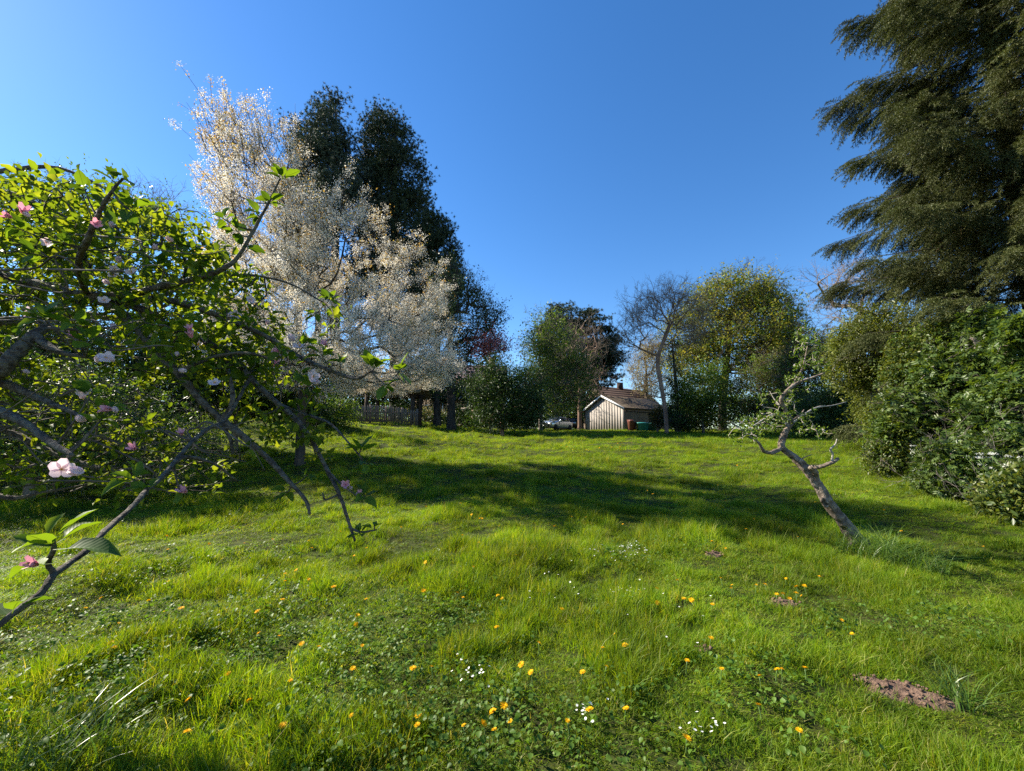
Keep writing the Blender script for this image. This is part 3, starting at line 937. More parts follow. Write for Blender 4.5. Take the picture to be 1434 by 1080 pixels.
# big pine in the centre
b0 = gnd(812, 58)
tl = trunk_line(b0, [at(812, 540, 58), at(806, 480, 58), at(800, 435, 58)], 6)
tree('pine_tree', 'broad dark pine with layered boughs left of the shed roof', 'pine', b0, tl,
     pell(58, (800, 446, 34, 22), (828, 452, 30, 16), (785, 470, 36, 24), (838, 478, 32, 18), (812, 500, 48, 22), (850, 505, 20, 16), (790, 530, 40, 26), (838, 528, 30, 16)),
     900, TUFT, 20, .62, .6, M['bark_dark'], .45, None, bf=.12, seg=1.5, first=5, shell=.55, holes=.3, hs_=2.2, mats=M['pine'], flat=.4, inst=True)

CL_S = [t_clump(5, .16, .2) for _ in range(4)]
CL_M = [t_clump(6, .12, .14) for _ in range(4)]
def broad(label, px, D, rows, ntips, per, mats, r, cat='tree', name='broadleaf_tree', top=None, lsize=1.0, lrad=.35, bark='bark_grey', holes=.3, shell=.55, twigs=None,
          group=None, lean=0, leaf=None, hs_=1.6, bf=.25, seg=.9, first=3, depth=1.0, flat=1.0, rmin=.02, fork=.75, droop=0.0, up=0.0):
    b0 = gnd(px, D)
    top = top or min(rw[1] for rw in rows)
    per = int(round(per * 1.7)); lrad = lrad * 1.15
    if per:
        extra = []
        for rw in rows:
            for _ in range(3):
                an = RNG.uniform(-.3, PI + .3); f = RNG.uniform(.22, .42)
                extra.append((rw[0] + rw[2] * .95 * math.cos(an), rw[1] - rw[3] * .95 * math.sin(an), rw[2] * f, rw[3] * f))
        rows = list(rows) + extra
    t_ = at(px + lean, top, D)
    tl = trunk_line(b0 - [0, 0, .15], [b0 + (t_ - b0) * t + RNG.normal(0, .06, 3) * [1, 1, 0] for t in (.3, .6, .85)], 4)
    return tree(name, label, cat, b0, tl, pell(D, *rows, depth=depth), ntips, leaf or CL_S, per, lsize, lrad, M[bark], r, group, bf=bf, seg=seg, first=first,
                shell=shell, holes=holes, hs_=hs_, mats=mats, flat=flat, twigs=twigs, rmin=rmin, droop=droop, up=up)

broad('open dark tree with a straight black trunk right of the cherry', 632, 31,
      [(640, 415, 34, 38), (655, 450, 38, 45), (625, 480, 40, 50), (668, 500, 26, 30), (640, 530, 45, 22)], 420, 5, M['leaf_blue'], .3, bark='bark_dark', holes=.42, top=410, lsize=.8, twigs=(.9, None, 1))
broad('small tree with crimson spring leaves above the dark shrub', 688, 29.5, [(684, 478, 15, 9), (698, 487, 15, 8), (674, 490, 10, 9)], 90, 5, M['leaf_red'], .09, lsize=.6, top=500, bark='bark_dark', holes=.2)
broad('dark glossy shrub with red stems in front of the crimson tree', 703, 27,
      [(702, 528, 32, 22), (725, 540, 34, 30), (685, 545, 28, 28), (715, 565, 44, 26), (690, 582, 36, 16), (735, 582, 30, 16)], 520, 7, M['leaf_dark'], .14, 'shrub', 'shrub', 540, .62, .28, 'bark_red', .25, .6)
broad('bright green willowy tree in front of the broad pine', 757, 40,
      [(762, 475, 30, 28), (748, 510, 28, 40), (785, 500, 34, 44), (770, 545, 42, 36), (800, 540, 30, 34)], 560, 5, [M['leaf_fresh'], M['leaf_mid']], .2, lsize=.9, lrad=.5, top=470, holes=.25, bark='bark_grey', twigs=(1.1, None, 1))
broad('reddish bare branched tree beside the shed gable', 812, 49,
      [(815, 480, 28, 30), (800, 510, 24, 34), (830, 515, 22, 34), (812, 540, 30, 24)], 210, 0, None, .26, 'bare tree', 'bare_tree', 500, bark='bark_red', twigs=(1.3, M['twig_tan'], 1), holes=.2, shell=.4)
broad('pale yellowish feathery tree far behind the bare tree', 905, 68,
      [(905, 515, 26, 34), (895, 490, 18, 18), (918, 540, 22, 24)], 300, 5, M['leaf_pale'], .3, lsize=1.0, lrad=.6, top=500, bark='bark_pale', holes=.4, twigs=(1.6, M['twig_tan'], 1))

# bare tree with a reddish trunk in front of the shed
D = 31
b0 = gnd(934, D)
tl = smooth_line([b0 - [0, 0, .2], at(931, 570, D), at(925, 535, D), at(921, 505, D), at(929, 478, D), at(938, 455, D)], 5)
bt = tree('bare_tree', 'bare tree with a reddish leaning trunk between bins and ivy', 'bare tree', b0, tl,
          pell(D, (905, 440, 30, 26), (935, 430, 34, 22), (962, 440, 26, 30), (888, 465, 24, 26), (880, 490, 14, 10), (950, 470, 26, 24)), 230, None, 0, 0, 0,
          M['bark_red'], .15, None, bf=.35, seg=.8, first=14, shell=.5, holes=.2, twigs=(1.1, M['twig_tan'], 2), rmin=.02, up=.2, curve=.2)
# ivy-covered trunk
D = 34
b0 = gnd(950, D)
tl = trunk_line(b0, [at(948, 560, D), at(944, 510, D), at(940, 470, D)], 6)
tree('ivy_tree', 'slim trunk wrapped in ivy right of the bare tree', 'ivy tree', b0, tl,
     pell(D, (948, 575, 15, 28), (945, 535, 11, 30), (942, 495, 9, 24), (951, 590, 18, 14)), 260, CL_S, 6, .55, .16, M['bark_dark'], .22, None, bf=.05, seg=.6, first=1, shell=.6, holes=.1, mats=M['leaf_dark'])
# oak
D = 41
b0 = gnd(1012, D)
tl = trunk_line(b0, [at(1012, 560, D), at(1016, 520, D), at(1022, 470, D)], 5)
tree('oak_tree', 'large round crowned oak in golden green young leaf', 'oak', b0, tl,
     pell(D, (1035, 420, 54, 36), (1000, 440, 50, 42), (1070, 440, 46, 42), (965, 470, 38, 40), (1098, 470, 30, 36), (1030, 470, 80, 50), (1085, 510, 46, 40), (985, 510, 50, 36)),
     1200, CL_S, 9, 1.08, .62, M['bark_dark'], .36, None, bf=.3, seg=1.0, first=8, shell=.6, holes=.3, hs_=1.8, mats=[M['leaf_oak'], M['leaf_oak'], M['leaf_fresh']], twigs=(1.2, None, 1), rmin=.03)
# shrubs below the oak and along the right boundary
def shrub(label, px, D, rows, ntips, per, mats, lsize=.7, lrad=.28, holes=.22, group=None, leaf=None, bark='bark_grey', twigs=(.5, None, .06), depth=1.0, hs_=1.2, flat=1.0, droop=0.0):
    return broad(label, px, D, rows, ntips, per, mats, .1, 'shrub', 'shrub', max(min(rw[1] for rw in rows), 0) + 10, lsize, lrad, bark, holes, .6, twigs, group, 0, leaf, hs_, .2, .7, 1, depth, flat, .012, droop=droop)
shrub('bright green bush under the left side of the oak', 985, 34, [(985, 550, 32, 34), (965, 575, 22, 24), (1010, 575, 28, 24)], 300, 7, M['leaf_fresh'])
shrub('olive brown bush under the right side of the oak', 1066, 33, [(1060, 545, 34, 36), (1085, 530, 30, 34), (1045, 580, 30, 20), (1090, 575, 36, 26)], 380, 6, [M['leaf_brown'], M['leaf_fresh']], twigs=(.8, None, 1))
shrub('grey green bush between the oak and the spruce', 1130, 29, [(1128, 530, 30, 46), (1150, 500, 22, 34), (1115, 570, 30, 30)], 380, 6, [M['leaf_mid'], M['leaf_brown']], twigs=(.8, None, 1))
shrub('dark hollow yew bush behind the leaning apple tree', 1172, 25, [(1165, 580, 46, 32), (1195, 570, 30, 36), (1150, 595, 30, 18)], 420, 8, M['leaf_dark'], .6)
shrub('small round brown bush at the foot of the bare tree', 922, 36, [(923, 585, 11, 14)], 70, 7, M['leaf_brown'], .55, .15)
shrub('pale flowering low bush in front of the brick house', 604, 44, [(600, 582, 24, 8), (618, 584, 14, 8)], 110, 7, [M['leaf_pale'], M['leaf_dark']], .8)
shrub('dark low hedge bush between the garage and the fence', 640, 40, [(632, 586, 34, 8), (660, 588, 26, 7)], 130, 8, M['leaf_dark'], .8)
shrub('weedy dark bush at the left end of the picket fence', 462, 21, [(460, 582, 30, 16), (440, 588, 26, 14)], 200, 7, M['leaf_mid'], .5)
shrub('tangled scrub left of the ivy trunk base', 965, 36, [(962, 590, 26, 14), (990, 595, 24, 10)], 140, 7, [M['leaf_fresh'], M['leaf_brown']], .6)
shrub('low dark bush under the bright green willowy tree', 738, 43, [(738, 590, 18, 8), (728, 584, 18, 12)], 90, 8, M['leaf_dark'], .8)
shrub('dark conifer shrub behind the silver car', 758, 54, [(758, 565, 34, 30), (735, 575, 24, 24)], 240, 8, M['leaf_dark'], 1.0, .4)
shrub('sombre shrub behind the dark car', 806, 57, [(806, 575, 24, 22), (826, 570, 16, 18)], 180, 8, M['leaf_dark'], 1.0, .4)
# bare twiggy tops on the horizon
broad('far bare tree with fine twigs above the left apple crown', 205, 25, [(205, 300, 36, 26), (240, 310, 24, 22), (170, 315, 28, 24)], 80, 0, None, .2, 'bare tree', 'bare_tree', 330, bark='bark_grey', twigs=(1.2, M['twig_tan'], 1), shell=.3)
broad('far bare tree with a few thin twigs at the left edge', 40, 25, [(40, 290, 30, 26), (70, 300, 22, 22)], 60, 0, None, .2, 'bare tree', 'bare_tree', 330, bark='bark_grey', twigs=(1.2, M['twig_tan'], 1), shell=.3)
broad('bare twigged tree showing past the left edge of the spruce', 1195, 26, [(1160, 400, 24, 16), (1195, 410, 30, 26), (1190, 450, 30, 26)], 60, 0, None, .2, 'bare tree', 'bare_tree', 430, bark='bark_grey', twigs=(1.3, M['twig_tan'], 2), shell=.3)

# ================================================================== CHERRY
def cherry():
    D = 11.5
    b0 = gnd(420, D)
    root = thing('cherry_tree', 'large white blossoming cherry tree with bronze young leaves', 'cherry tree', b0)
    tl = smooth_line([b0 - [0, 0, .15], at(424, 560, D), at(436, 505, D), at(446, 455, D), at(440, 415, D)], 5)
    ells = pell(D, (400, 320, 80, 80), (480, 380, 96, 84), (345, 250, 46, 74), (318, 200, 26, 60), (555, 420, 66, 76), (590, 480, 46, 66), (430, 440, 110, 70), (500, 490, 110, 56), (320, 330, 56, 60), (400, 240, 40, 44), (440, 520, 90, 36), (540, 515, 80, 36), (600, 510, 44, 36), (380, 500, 70, 50), depth=1.6)
    tips = ell_pts(ells, 1550, .45, .40, .8, 5)
    s = grow(tl, tips, .3, .5, 9, .4)
    mb = MB(); skel_mesh(mb, s, .125, .42, .012, b0)
    tp = s.n[s.tips]; cen = at(470, 500, D)
    out = nrm(tp - cen)
    # long upright shoots
    n = len(tp); k = 2
    P = np.repeat(tp, k, 0)
    d = nrm(np.repeat(out, k, 0) * .9 + [-.12, 0, .55] + RNG.normal(0, .33, (n * k, 3)))
    far = np.repeat(np.linalg.norm(tp - cen, axis=1), k)
    L = RNG.uniform(.25, .8, n * k) * (.6 + 1.1 * sstep(2.5, 5.5, far))
    scat(mb, STICK, P - b0, frames(d), np.stack([L, .016 * np.ones_like(L), .016 * np.ones_like(L)], 1))
    part('trunk', mb.mesh('trunk', M['bark_dark'], True), root)
    FL = [t_clump(44, .065, .025, t_leaf(.85, .1)) for _ in range(5)]
    BL = [t_clump(7, .06, .05, t_leaf(.5)) for _ in range(4)]
    ts = 4
    tt = RNG.uniform(.0, 1.0, (len(P), ts)) ** .8
    Q = (P[:, None] + d[:, None] * (L[:, None] * tt)[..., None]).reshape(-1, 3) + RNG.normal(0, .022, (len(P) * ts, 3))
    hgt = Q[:, 2]
    # flowers thickest low and in the middle, bronze leaves towards the shoot ends and the top
    tflat = tt.reshape(-1)
    keep = RNG.uniform(0, 1, len(Q)) < (.76 - .40 * sstep(5.0, 10.5, hgt)) 
    mf = MB(); scat_var(mf, FL, Q[keep] - b0, frames(rand_dir(keep.sum())), RNG.uniform(.7, 1.35, keep.sum()))
    part('blossom', mf.mesh('blossom', M['cherry_white']), root, 'stuff')
    keep = RNG.uniform(0, 1, len(Q)) < (.12 + .46 * sstep(3.0, 7.5, hgt)) * (.4 + .9 * tflat)
    ml = MB(); scat_var(ml, BL, Q[keep] + RNG.normal(0, .04, (keep.sum(), 3)) - b0, frames(rand_dir(keep.sum())), RNG.uniform(.8, 1.4, keep.sum()))
    part('crown', ml.mesh('crown', M['cherry_bronze']), root, 'stuff')
cherry()

# hedge and scrub behind the foreground apple
EL = [t_clump(5, .05, .075) for _ in range(4)]
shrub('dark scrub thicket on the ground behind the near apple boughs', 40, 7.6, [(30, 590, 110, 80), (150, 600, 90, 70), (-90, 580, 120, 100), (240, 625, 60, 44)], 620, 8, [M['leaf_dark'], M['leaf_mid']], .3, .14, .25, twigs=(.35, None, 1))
broad('leafy mid green tree behind the near apple at the far left', 90, 13.5, [(40, 330, 90, 80), (150, 330, 90, 70), (230, 370, 70, 70), (80, 430, 120, 90), (-80, 380, 120, 110), (270, 430, 60, 60)], 560, 6, M['leaf_mid'], .2, lsize=.5, lrad=.24, top=330, bark='bark_dark', holes=.2, twigs=(.5, None, 1))
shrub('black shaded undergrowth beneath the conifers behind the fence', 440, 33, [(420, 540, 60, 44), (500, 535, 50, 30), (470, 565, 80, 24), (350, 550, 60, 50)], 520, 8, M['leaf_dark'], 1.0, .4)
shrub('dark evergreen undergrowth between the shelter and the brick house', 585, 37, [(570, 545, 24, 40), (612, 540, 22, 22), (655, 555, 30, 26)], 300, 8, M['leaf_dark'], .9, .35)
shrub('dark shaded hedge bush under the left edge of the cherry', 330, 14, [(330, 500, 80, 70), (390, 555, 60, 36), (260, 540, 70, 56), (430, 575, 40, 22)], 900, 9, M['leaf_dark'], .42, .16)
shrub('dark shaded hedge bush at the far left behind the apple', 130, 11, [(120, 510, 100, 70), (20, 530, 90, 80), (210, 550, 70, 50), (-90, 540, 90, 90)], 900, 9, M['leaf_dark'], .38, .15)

# ================================================================== SPRUCE
def spruce():
    D = 12.5
    b0 = gnd(1496, D)
    root = thing('spruce_tree', 'huge drooping spruce filling the right edge of the view', 'spruce', b0)
    Ht = 31.0
    mb = MB()
    zt = np.linspace(-.2, Ht, 20)
    mb.tube(np.stack([np.zeros(20), np.zeros(20), zt], 1), .42 * (1 - zt / (Ht + .5)) + .01, 10)
    # hanging spray: a twig with side shoots clothed in short needles
    def t_spray():
        ax = np.vstack([[0, 0, 0], bez(np.zeros(3), A([.3, 0, .02]), A([.58, 0, -.28]), 7)])
        P = []; d = []
        def brush(p, q, n):
            t = nrm(q - p)
            for u in np.linspace(0, 1, n):
                P.append(p + (q - p) * u); d.append(nrm(t * .75 + RNG.normal(0, .55, 3)))
        for i in range(1, len(ax)):
            brush(ax[i - 1], ax[i], 7)
            t = nrm(ax[i] - ax[i - 1])
            for sgn in (-1, 1):
                sd = nrm(t * .75 + A([0, sgn * .75, -.4]) + RNG.normal(0, .15, 3))
                ln = .24 * (1 - i / 10) * RNG.uniform(.7, 1.2)
                brush(ax[i], ax[i] + sd * ln, 14)
        P = A(P); d = A(d)
        return merge([(NEEDLE, P, frames(d), np.stack([RNG.uniform(.035, .06, len(P)), .2 * np.ones(len(P)), np.ones(len(P))], 1))])
    SPR = [t_spray() for _ in range(5)]
    SP, SD, SS = [], [], []
    DP, DD = [], []
    z = 2.3
    while z < 22:
        r0 = 5.45 - max(0, z - 4.5) * .15
        nbr = 7
        a0 = RNG.uniform(0, 2 * PI)
        for k in range(nbr):
            a = a0 + 2 * PI * k / nbr + RNG.normal(0, .15)
            dirv = A([math.cos(a), math.sin(a), 0])
            facing = dirv @ nrm(A([-1.0, -.75, 0]))
            if facing < -.5: 
                continue
            ln = r0 * (RNG.uniform(.9, 1.15) if RNG.uniform() < .3 else RNG.uniform(.45, .8))
            drop = RNG.uniform(.12, .3)
            p0 = A([0, 0, z]); p1 = p0 + dirv * ln * .5 + [0, 0, -ln * .1]; p2 = p0 + dirv * ln + [0, 0, -ln * drop + .6]
            line = np.vstack([[p0], bez(p0, p1, p2, 8)])
            mb.tube(line, np.linspace(.055, .008, 9), 4, cap=False)
            side = np.cross(dirv, [0, 0, 1])
            ns = int(ln * 42)
            for _ in range(ns):
                t = RNG.uniform(.1, 1) ** .75
                q = (1 - t) ** 2 * p0 + 2 * t * (1 - t) * p1 + t * t * p2
                w = ln * .13 * (1.12 - t) + .04
                s_ = RNG.uniform(-1, 1)
                hang = RNG.uniform(0, .95) * (1 - .7 * t) 
                SP.append(q + side * s_ * w * 1.6 + dirv * RNG.normal(0, .1) + [0, 0, -abs(s_) * w * .5 - hang])
                SD.append(dirv * (.35 + .7 * t) + side * s_ * .8 + [0, 0, -.55 + .5 * t] + RNG.normal(0, .22, 3))
                SS.append(RNG.uniform(.75, 1.45))
            if RNG.uniform() < .12 * (facing > 0):
                for _ in range(5):
                    t = RNG.uniform(.3, .7); q = (1 - t) ** 2 * p0 + 2 * t * (1 - t) * p1 + t * t * p2
                    DP.append(q + RNG.normal(0, .25, 3) - [0, 0, .3]); DD.append(dirv * .2 + [0, 0, -1] + RNG.normal(0, .2, 3))
        z += RNG.uniform(.42, .62)
    part('trunk', mb.mesh('trunk', M['bark_dark'], True), root)
    SD = A(SD)
    crown_instances(root, 'spruce', SPR, M['spruce'], A(SP), frames(SD, np.tile([0, 0, 1.0], (len(SD), 1)) + RNG.normal(0, .25, (len(SD), 3))), A(SS))
    md = MB(); scat_var(md, TWIGS_SMALL, A(DP), frames(A(DD)), RNG.uniform(.35, .8, len(DP)))
    part('dead_twig', md.mesh('dead_twig', M['spruce_dead']), root, 'stuff')
spruce()

# shrubs in front of the spruce
ELD = [merge([(t_leaf(.42, .06), A([[.0, 0, 0], [.04, .0, 0], [.04, 0, 0], [.09, 0, 0], [.09, 0, 0]]), frames(A([[1, 0, -.2], [.5, 1, -.2], [.5, -1, -.2], [.6, .9, -.2], [.6, -.9, -.2]]), np.tile([0, 0, 1.0], (5, 1))), A([.13, .11, .11, .1, .1]))])]
rg = 'shrubs along the right hand boundary'
shrub('yellow green holly like bush climbing the left flank of the spruce', 1225, 13.5, [(1212, 490, 36, 44), (1250, 460, 30, 30), (1236, 555, 44, 46), (1185, 530, 22, 36), (1200, 450, 14, 22)], 620, 9, M['leaf_holly'], .34, .14, .3, rg)
shrub('leafy green elder bush in the middle of the right boundary', 1330, 10.6, [(1335, 530, 46, 44), (1375, 480, 34, 32), (1295, 590, 44, 40), (1350, 595, 54, 42)], 520, 8, M['leaf_elder'], 1.0, .12, .38, rg, ELD)
shrub('leafy green elder bush at the right edge of the photo', 1440, 8.4, [(1430, 560, 50, 54), (1398, 625, 44, 46), (1470, 620, 60, 70), (1440, 490, 34, 40)], 560, 8, M['leaf_elder'], .95, .1, .38, rg, ELD)
shrub('low bright bramble bush left of the cow parsley', 1262, 10.8, [(1262, 620, 34, 36), (1300, 630, 34, 34), (1240, 645, 22, 20)], 420, 8, [M['leaf_holly'], M['leaf_elder']], .36, .1, .25, rg)
shrub('low dark bramble bush behind the cow parsley', 1390, 7.6, [(1370, 670, 44, 44), (1430, 660, 50, 56), (1325, 665, 34, 36)], 520, 8, M['leaf_elder'], .6, .09, .25, rg, ELD)
shrub('low nettle clump where the right boundary meets the photo edge', 1440, 6.1, [(1425, 715, 40, 34), (1470, 700, 50, 50)], 330, 8, [M['leaf_elder'], M['leaf_holly']], .34, .07, .25, rg)
shrub('tall pale green bush between the holly like bush and the elder', 1285, 11.6, [(1285, 520, 38, 40), (1315, 480, 26, 30), (1270, 590, 40, 40)], 480, 8, [M['leaf_holly'], M['leaf_elder']], .4, .13, .28, rg)

# cow parsley
def parsley(px, D, h, label):
    b0 = gnd(px, D)
    root = thing('cow_parsley', label, 'cow parsley', b0, 'cow parsley at the foot of the right boundary')
    ms = MB(); mu = MB(); ml = MB()
    for k in range(6):
        a = RNG.uniform(0, 2 * PI); top = A([math.cos(a) * h * .3, math.sin(a) * h * .3, h * RNG.uniform(.75, 1.05)])
        ln = np.vstack([[[0, 0, -.05]], bez(A([0, 0, 0]), A([0, 0, h * .5]), top, 5)])
        ms.tube(ln, np.linspace(.006, .003, 6), 4)
        for j in range(9):
            b_ = RNG.uniform(0, 2 * PI); r_ = RNG.uniform(.0, .06)
            e = top + [math.cos(b_) * r_, math.sin(b_) * r_, .035]
            scat(mu, LEAF, e + RNG.normal(0, .008, (6, 3)), frames(rand_dir(6) * [1, 1, .3]), RNG.uniform(.012, .02, 6))
        n = 10
        t = RNG.uniform(.1, .8, n)
        P = ln[0] + (top - ln[0]) * t[:, None] + RNG.normal(0, .07, (n, 3))
        scat(ml, ELD[0], P, frames(rand_dir(n) * [1, 1, .4]), RNG.uniform(.5, .9, n))
    part('stem', ms.mesh('stem', M['stem']), root)
    part('leaf', ml.mesh('leaf', M['leaf_elder']), root, 'stuff')
    part('umbel', mu.mesh('umbel', M['umbel']), root, 'stuff')
places = [(1305, 9.6, .75), (1325, 9.0, .8), (1345, 8.3, .8), (1370, 7.4, .95), (1392, 7.0, .9), (1412, 6.7, .95), (1380, 7.7, 1.0), (1435, 6.5, .9), (1278, 10.4, .6), (1355, 7.6, .7)]
PL = ['cow parsley plant a little left of the bramble bush centre', 'cow parsley plant second from the left in its row', 'white headed cow parsley in front of the left elder bush', 'tall cow parsley with the widest spray of white heads',
      'cow parsley right of the tallest plant', 'cow parsley nearest the nettle clump on the left', 'tallest cow parsley at the back of the group', 'cow parsley cut by the right edge of the photo', 'short cow parsley at the far left end of the row', 'cow parsley standing in front of the dark bramble bush']
for i, (px, D, h) in enumerate(places):
    parsley(px, D, h * RNG.uniform(.75, 1.15), PL[i])

# ================================================================== LEANING OLD APPLE
def tube_bark(mb, line, r0, r1, sides=10, knob=.18, seed=0, k=9):
    L = smooth_line(line, k)
    n = len(L)
    t = np.linspace(0, 1, n)
    r = r0 * (1 - t) + r1 * t
    arc = np.concatenate([[0], np.cumsum(np.linalg.norm(np.diff(L, axis=0), axis=1))])
    r = r * (1 + knob * (vnoise(arc / (r0 * 3.2), np.full(n, seed * 3.7), seed) - .5) * 2)
    L = L + (RNG.normal(0, 1, (n, 3)) * (r * .06)[:, None]) * (t[:, None] > 0)
    v0 = mb.n
    sides = sides + 4
    mb.tube(L, r, sides)
    V = mb.V[-1]
    ring = V[:n * sides].reshape(n, sides, 3)
    a = np.arange(sides) / sides * 2 * PI
    sc = max(r0 * 1.1, .008)
    tw = arc[:, None] * .35 / sc * .25
    nz = .6 * vnoise(np.cos(a + tw) * 2.2 + 9, np.sin(a + tw) * 2.2 + arc[:, None] / sc * .5 + seed * 7, seed + 3) + .4 * vnoise(np.cos(a + tw) * 5 + 5, np.sin(a + tw) * 5 + arc[:, None] / sc * 1.3, seed + 9)
    ring += (ring - L[:, None]) * ((nz - .5) * knob * 2.6)[..., None]
    V[:n * sides] = ring.reshape(-1, 3)
    # a few knots and snags
    return L

def leaning_apple():
    b0 = gpix(1202, 762)
    D = b0[1]
    root = thing('apple_tree', 'old apple tree with a hollow leaning trunk at the right of the lawn', 'apple tree', b0)
    a = lambda px, py, dd=0: at(px, py, D + dd) - b0
    mb = MB()
    L0 = tube_bark(mb, [A([.06, 0, -.12]), A([0, 0, .02]), a(1183, 733), a(1160, 706), a(1145, 680), a(1130, 660, .03), a(1115, 643, .05), a(1098, 630, .08), a(1092, 622, .08)], .078, .038, 14, .26, 2)
    for an, ln_ in ((.4, .2), (2.2, .16), (3.6, .22), (5.2, .18)):
        dv = A([math.cos(an), math.sin(an), 0])
        tube_bark(mb, [A([-.01, 0, .10]), dv * .06 + [0, 0, .04], dv * ln_ * .7 + [0, 0, .0], dv * ln_ * 1.3 - [0, 0, .08]], .06, .02, 8, .2, 11)
    part('trunk', mb.mesh('trunk', M['bark_pale'], True), root)
    # knot hole: a raised lip with a dark hollow
    kc = a(1155, 704, -.075)
    mb = MB()
    ang = np.linspace(0, 2 * PI, 17)
    ax = nrm(a(1145, 680) - a(1170, 720)); up_ = nrm(np.cross(ax, [0, 1, 0]))
    ring = A([kc + ax * .055 * math.cos(t) + up_ * .03 * math.sin(t) for t in ang])
    mb.tube(ring, .013 * (1 + .2 * np.sin(ang * 3)), 6, cap=False)
    part('knot', mb.mesh('knot', M['bark_pale'], True), root)
    mb = MB(); mb.add(np.vstack([[kc + [0, .01, 0]], ring[:-1] + [0, .006, 0]]), [A([[0, i + 1, (i + 1) % 16 + 1] for i in range(16)])])
    part('hollow', mb.mesh('hollow', M['bark_dark']), root)
    limbs = [([a(1094, 626, .08), a(1097, 612, .1), a(1103, 600, .12), a(1108, 590, .13), a(1100, 575, .1), a(1094, 560, .05), a(1105, 545, .0), a(1120, 535, 0), a(1140, 528, -.05), a(1155, 522, -.1)], .04, .008, 'bark_pale'),
             ([a(1094, 628, .08), a(1080, 634, .0), a(1070, 632, -.1), a(1062, 620, -.15), a(1050, 612, -.2), a(1035, 600, -.3), a(1022, 590, -.35)], .028, .006, 'bark_pale'),
             ([a(1145, 672, .0), a(1140, 660, -.06), a(1135, 655, -.1), a(1148, 654, -.2), a(1165, 648, -.28), a(1174, 642, -.3)], .035, .016, 'bark_pale'),
             ([a(1165, 647, -.28), a(1166, 636, -.3), a(1163, 630, -.32), a(1170, 622, -.35), a(1172, 615, -.36)], .014, .007, 'twig_bleached'),
             ([a(1106, 640, .06), a(1120, 648, .15), a(1135, 652, .2)], .016, .006, 'bark_apple'),
             ([a(1118, 645, .06), a(1128, 640, .2), a(1138, 636, .35)], .008, .003, 'bark_apple'),
             ([a(1108, 590, .13), a(1120, 582, .2), a(1126, 574, .25)], .016, .006, 'bark_pale'),
             ([a(1104, 598, .12), a(1095, 585, .2), a(1088, 574, .3), a(1070, 570, .35)], .014, .004, 'twig_bleached'),
             ([a(1108, 590, .13), a(1085, 580, -.1), a(1062, 592, -.2), a(1040, 606, -.3)], .012, .003, 'twig_bleached'),
             ([a(1105, 545, 0), a(1122, 520, .1), a(1128, 498, .15), a(1132, 478, .2)], .014, .004, 'bark_pale'),
             ([a(1100, 575, .1), a(1085, 560, .2), a(1078, 548, .25)], .009, .003, 'twig_bleached'),
             ([a(1110, 592, .1), a(1140, 572, .3), a(1165, 568, .4), a(1185, 563, .5)], .012, .004, 'twig_bleached')]
    lines = [L0]
    for i, (ln, r0, r1, m) in enumerate(limbs):
        mb = MB(); lines.append(tube_bark(mb, ln, r0, r1, 8, .2, i + 5))
        part('limb', mb.mesh('limb', M[m], True), root)
    # fine twigs and leaf clusters
    cand = np.vstack([l[len(l) // 3:] for l in lines[1:]])
    ell = pell(D, (1110, 585, 30, 14, .1), (1135, 500, 22, 30, .15), (1090, 560, 30, 14, .2), (1045, 610, 24, 14, -.3), (1128, 470, 16, 22, .2), (1128, 500, 20, 24, .1), (1115, 540, 20, 16, .1), (1150, 515, 12, 8, -.1), (1070, 590, 40, 14, 0.1), (1140, 605, 24, 10, .3))
    tips = ell_pts(ell, 260, .3, .1, .3) - b0
    s = grow(cand, tips, .05, .08, 0, .3, .1, parents=[-1] * len(cand))
    mb = MB(); skel_mesh(mb, s, .006, .2, .0022)
    part('twig', mb.mesh('twig', M['twig_bleached']), root, 'stuff')
    tp = s.n[s.tips]
    P = np.repeat(tp, 6, 0) + RNG.normal(0, .02, (len(tp) * 6, 3))
    mb = MB(); scat(mb, LEAF6, P, frames(rand_dir(len(P)) + [0, 0, .5]), RNG.uniform(.028, .052, len(P)))
    part('crown', mb.mesh('crown', M['leaf_fresh']), root, 'stuff')
    P = tp[RNG.choice(len(tp), 16)]
    mb = MB(); scat(mb, t_clump(6, .012, .022, t_leaf(.9, .15)), P, frames(rand_dir(len(P))), RNG.uniform(.8, 1.2, len(P)))
    part('blossom', mb.mesh('blossom', M['petal']), root, 'stuff')
    return b0
LEAN = leaning_apple()

# ================================================================== FOREGROUND APPLE
def hero_leaf(bend=.25, fold=.12, wav=.03, w=.62):
    """serrated apple leaf 1 long: midrib fold, curl and toothed edge"""
    n = 7
    t = np.linspace(0, 1, n)
    half = w / 2 * np.sin(PI * np.clip(t, 0, 1) ** .8) ** .8
    half[0] = .012; half[-1] = 0
    z = -bend * t ** 2
    V = []
    for i in range(n):
        tooth = 1 + (.06 if i % 2 else -.02)
        V += [[t[i] + .0, half[i] * tooth, z[i] + fold * half[i] * 2 + wav * math.sin(i * 2.1)], [t[i], 0, z[i]], [t[i], -half[i] * tooth, z[i] + fold * half[i] * 2 + wav * math.cos(i * 2.3)]]
    F = []
    for i in range(n - 1):
        a = i * 3; b_ = a + 3
        F += [[a, a + 1, b_ + 1, b_], [a + 1, a + 2, b_ + 2, b_ + 1]]
    st = n * 3
    V += [[-.28, .012, .02], [-.28, -.012, .02], [0, .016, -.004], [0, -.016, -.004]]
    F += [[st, st + 1, st + 3, st + 2]]
    return A(V), [A(F)]
HERO = []
for bnd, fo, wv, w in ((.2, .18, .02, .6), (.4, .25, .03, .55), (.05, .1, .03, .66), (.3, .35, .02, .58), (-.1, .3, .03, .5)):
    V, F = hero_leaf(bnd, fo, wv, w)
    HERO.append((V, F))
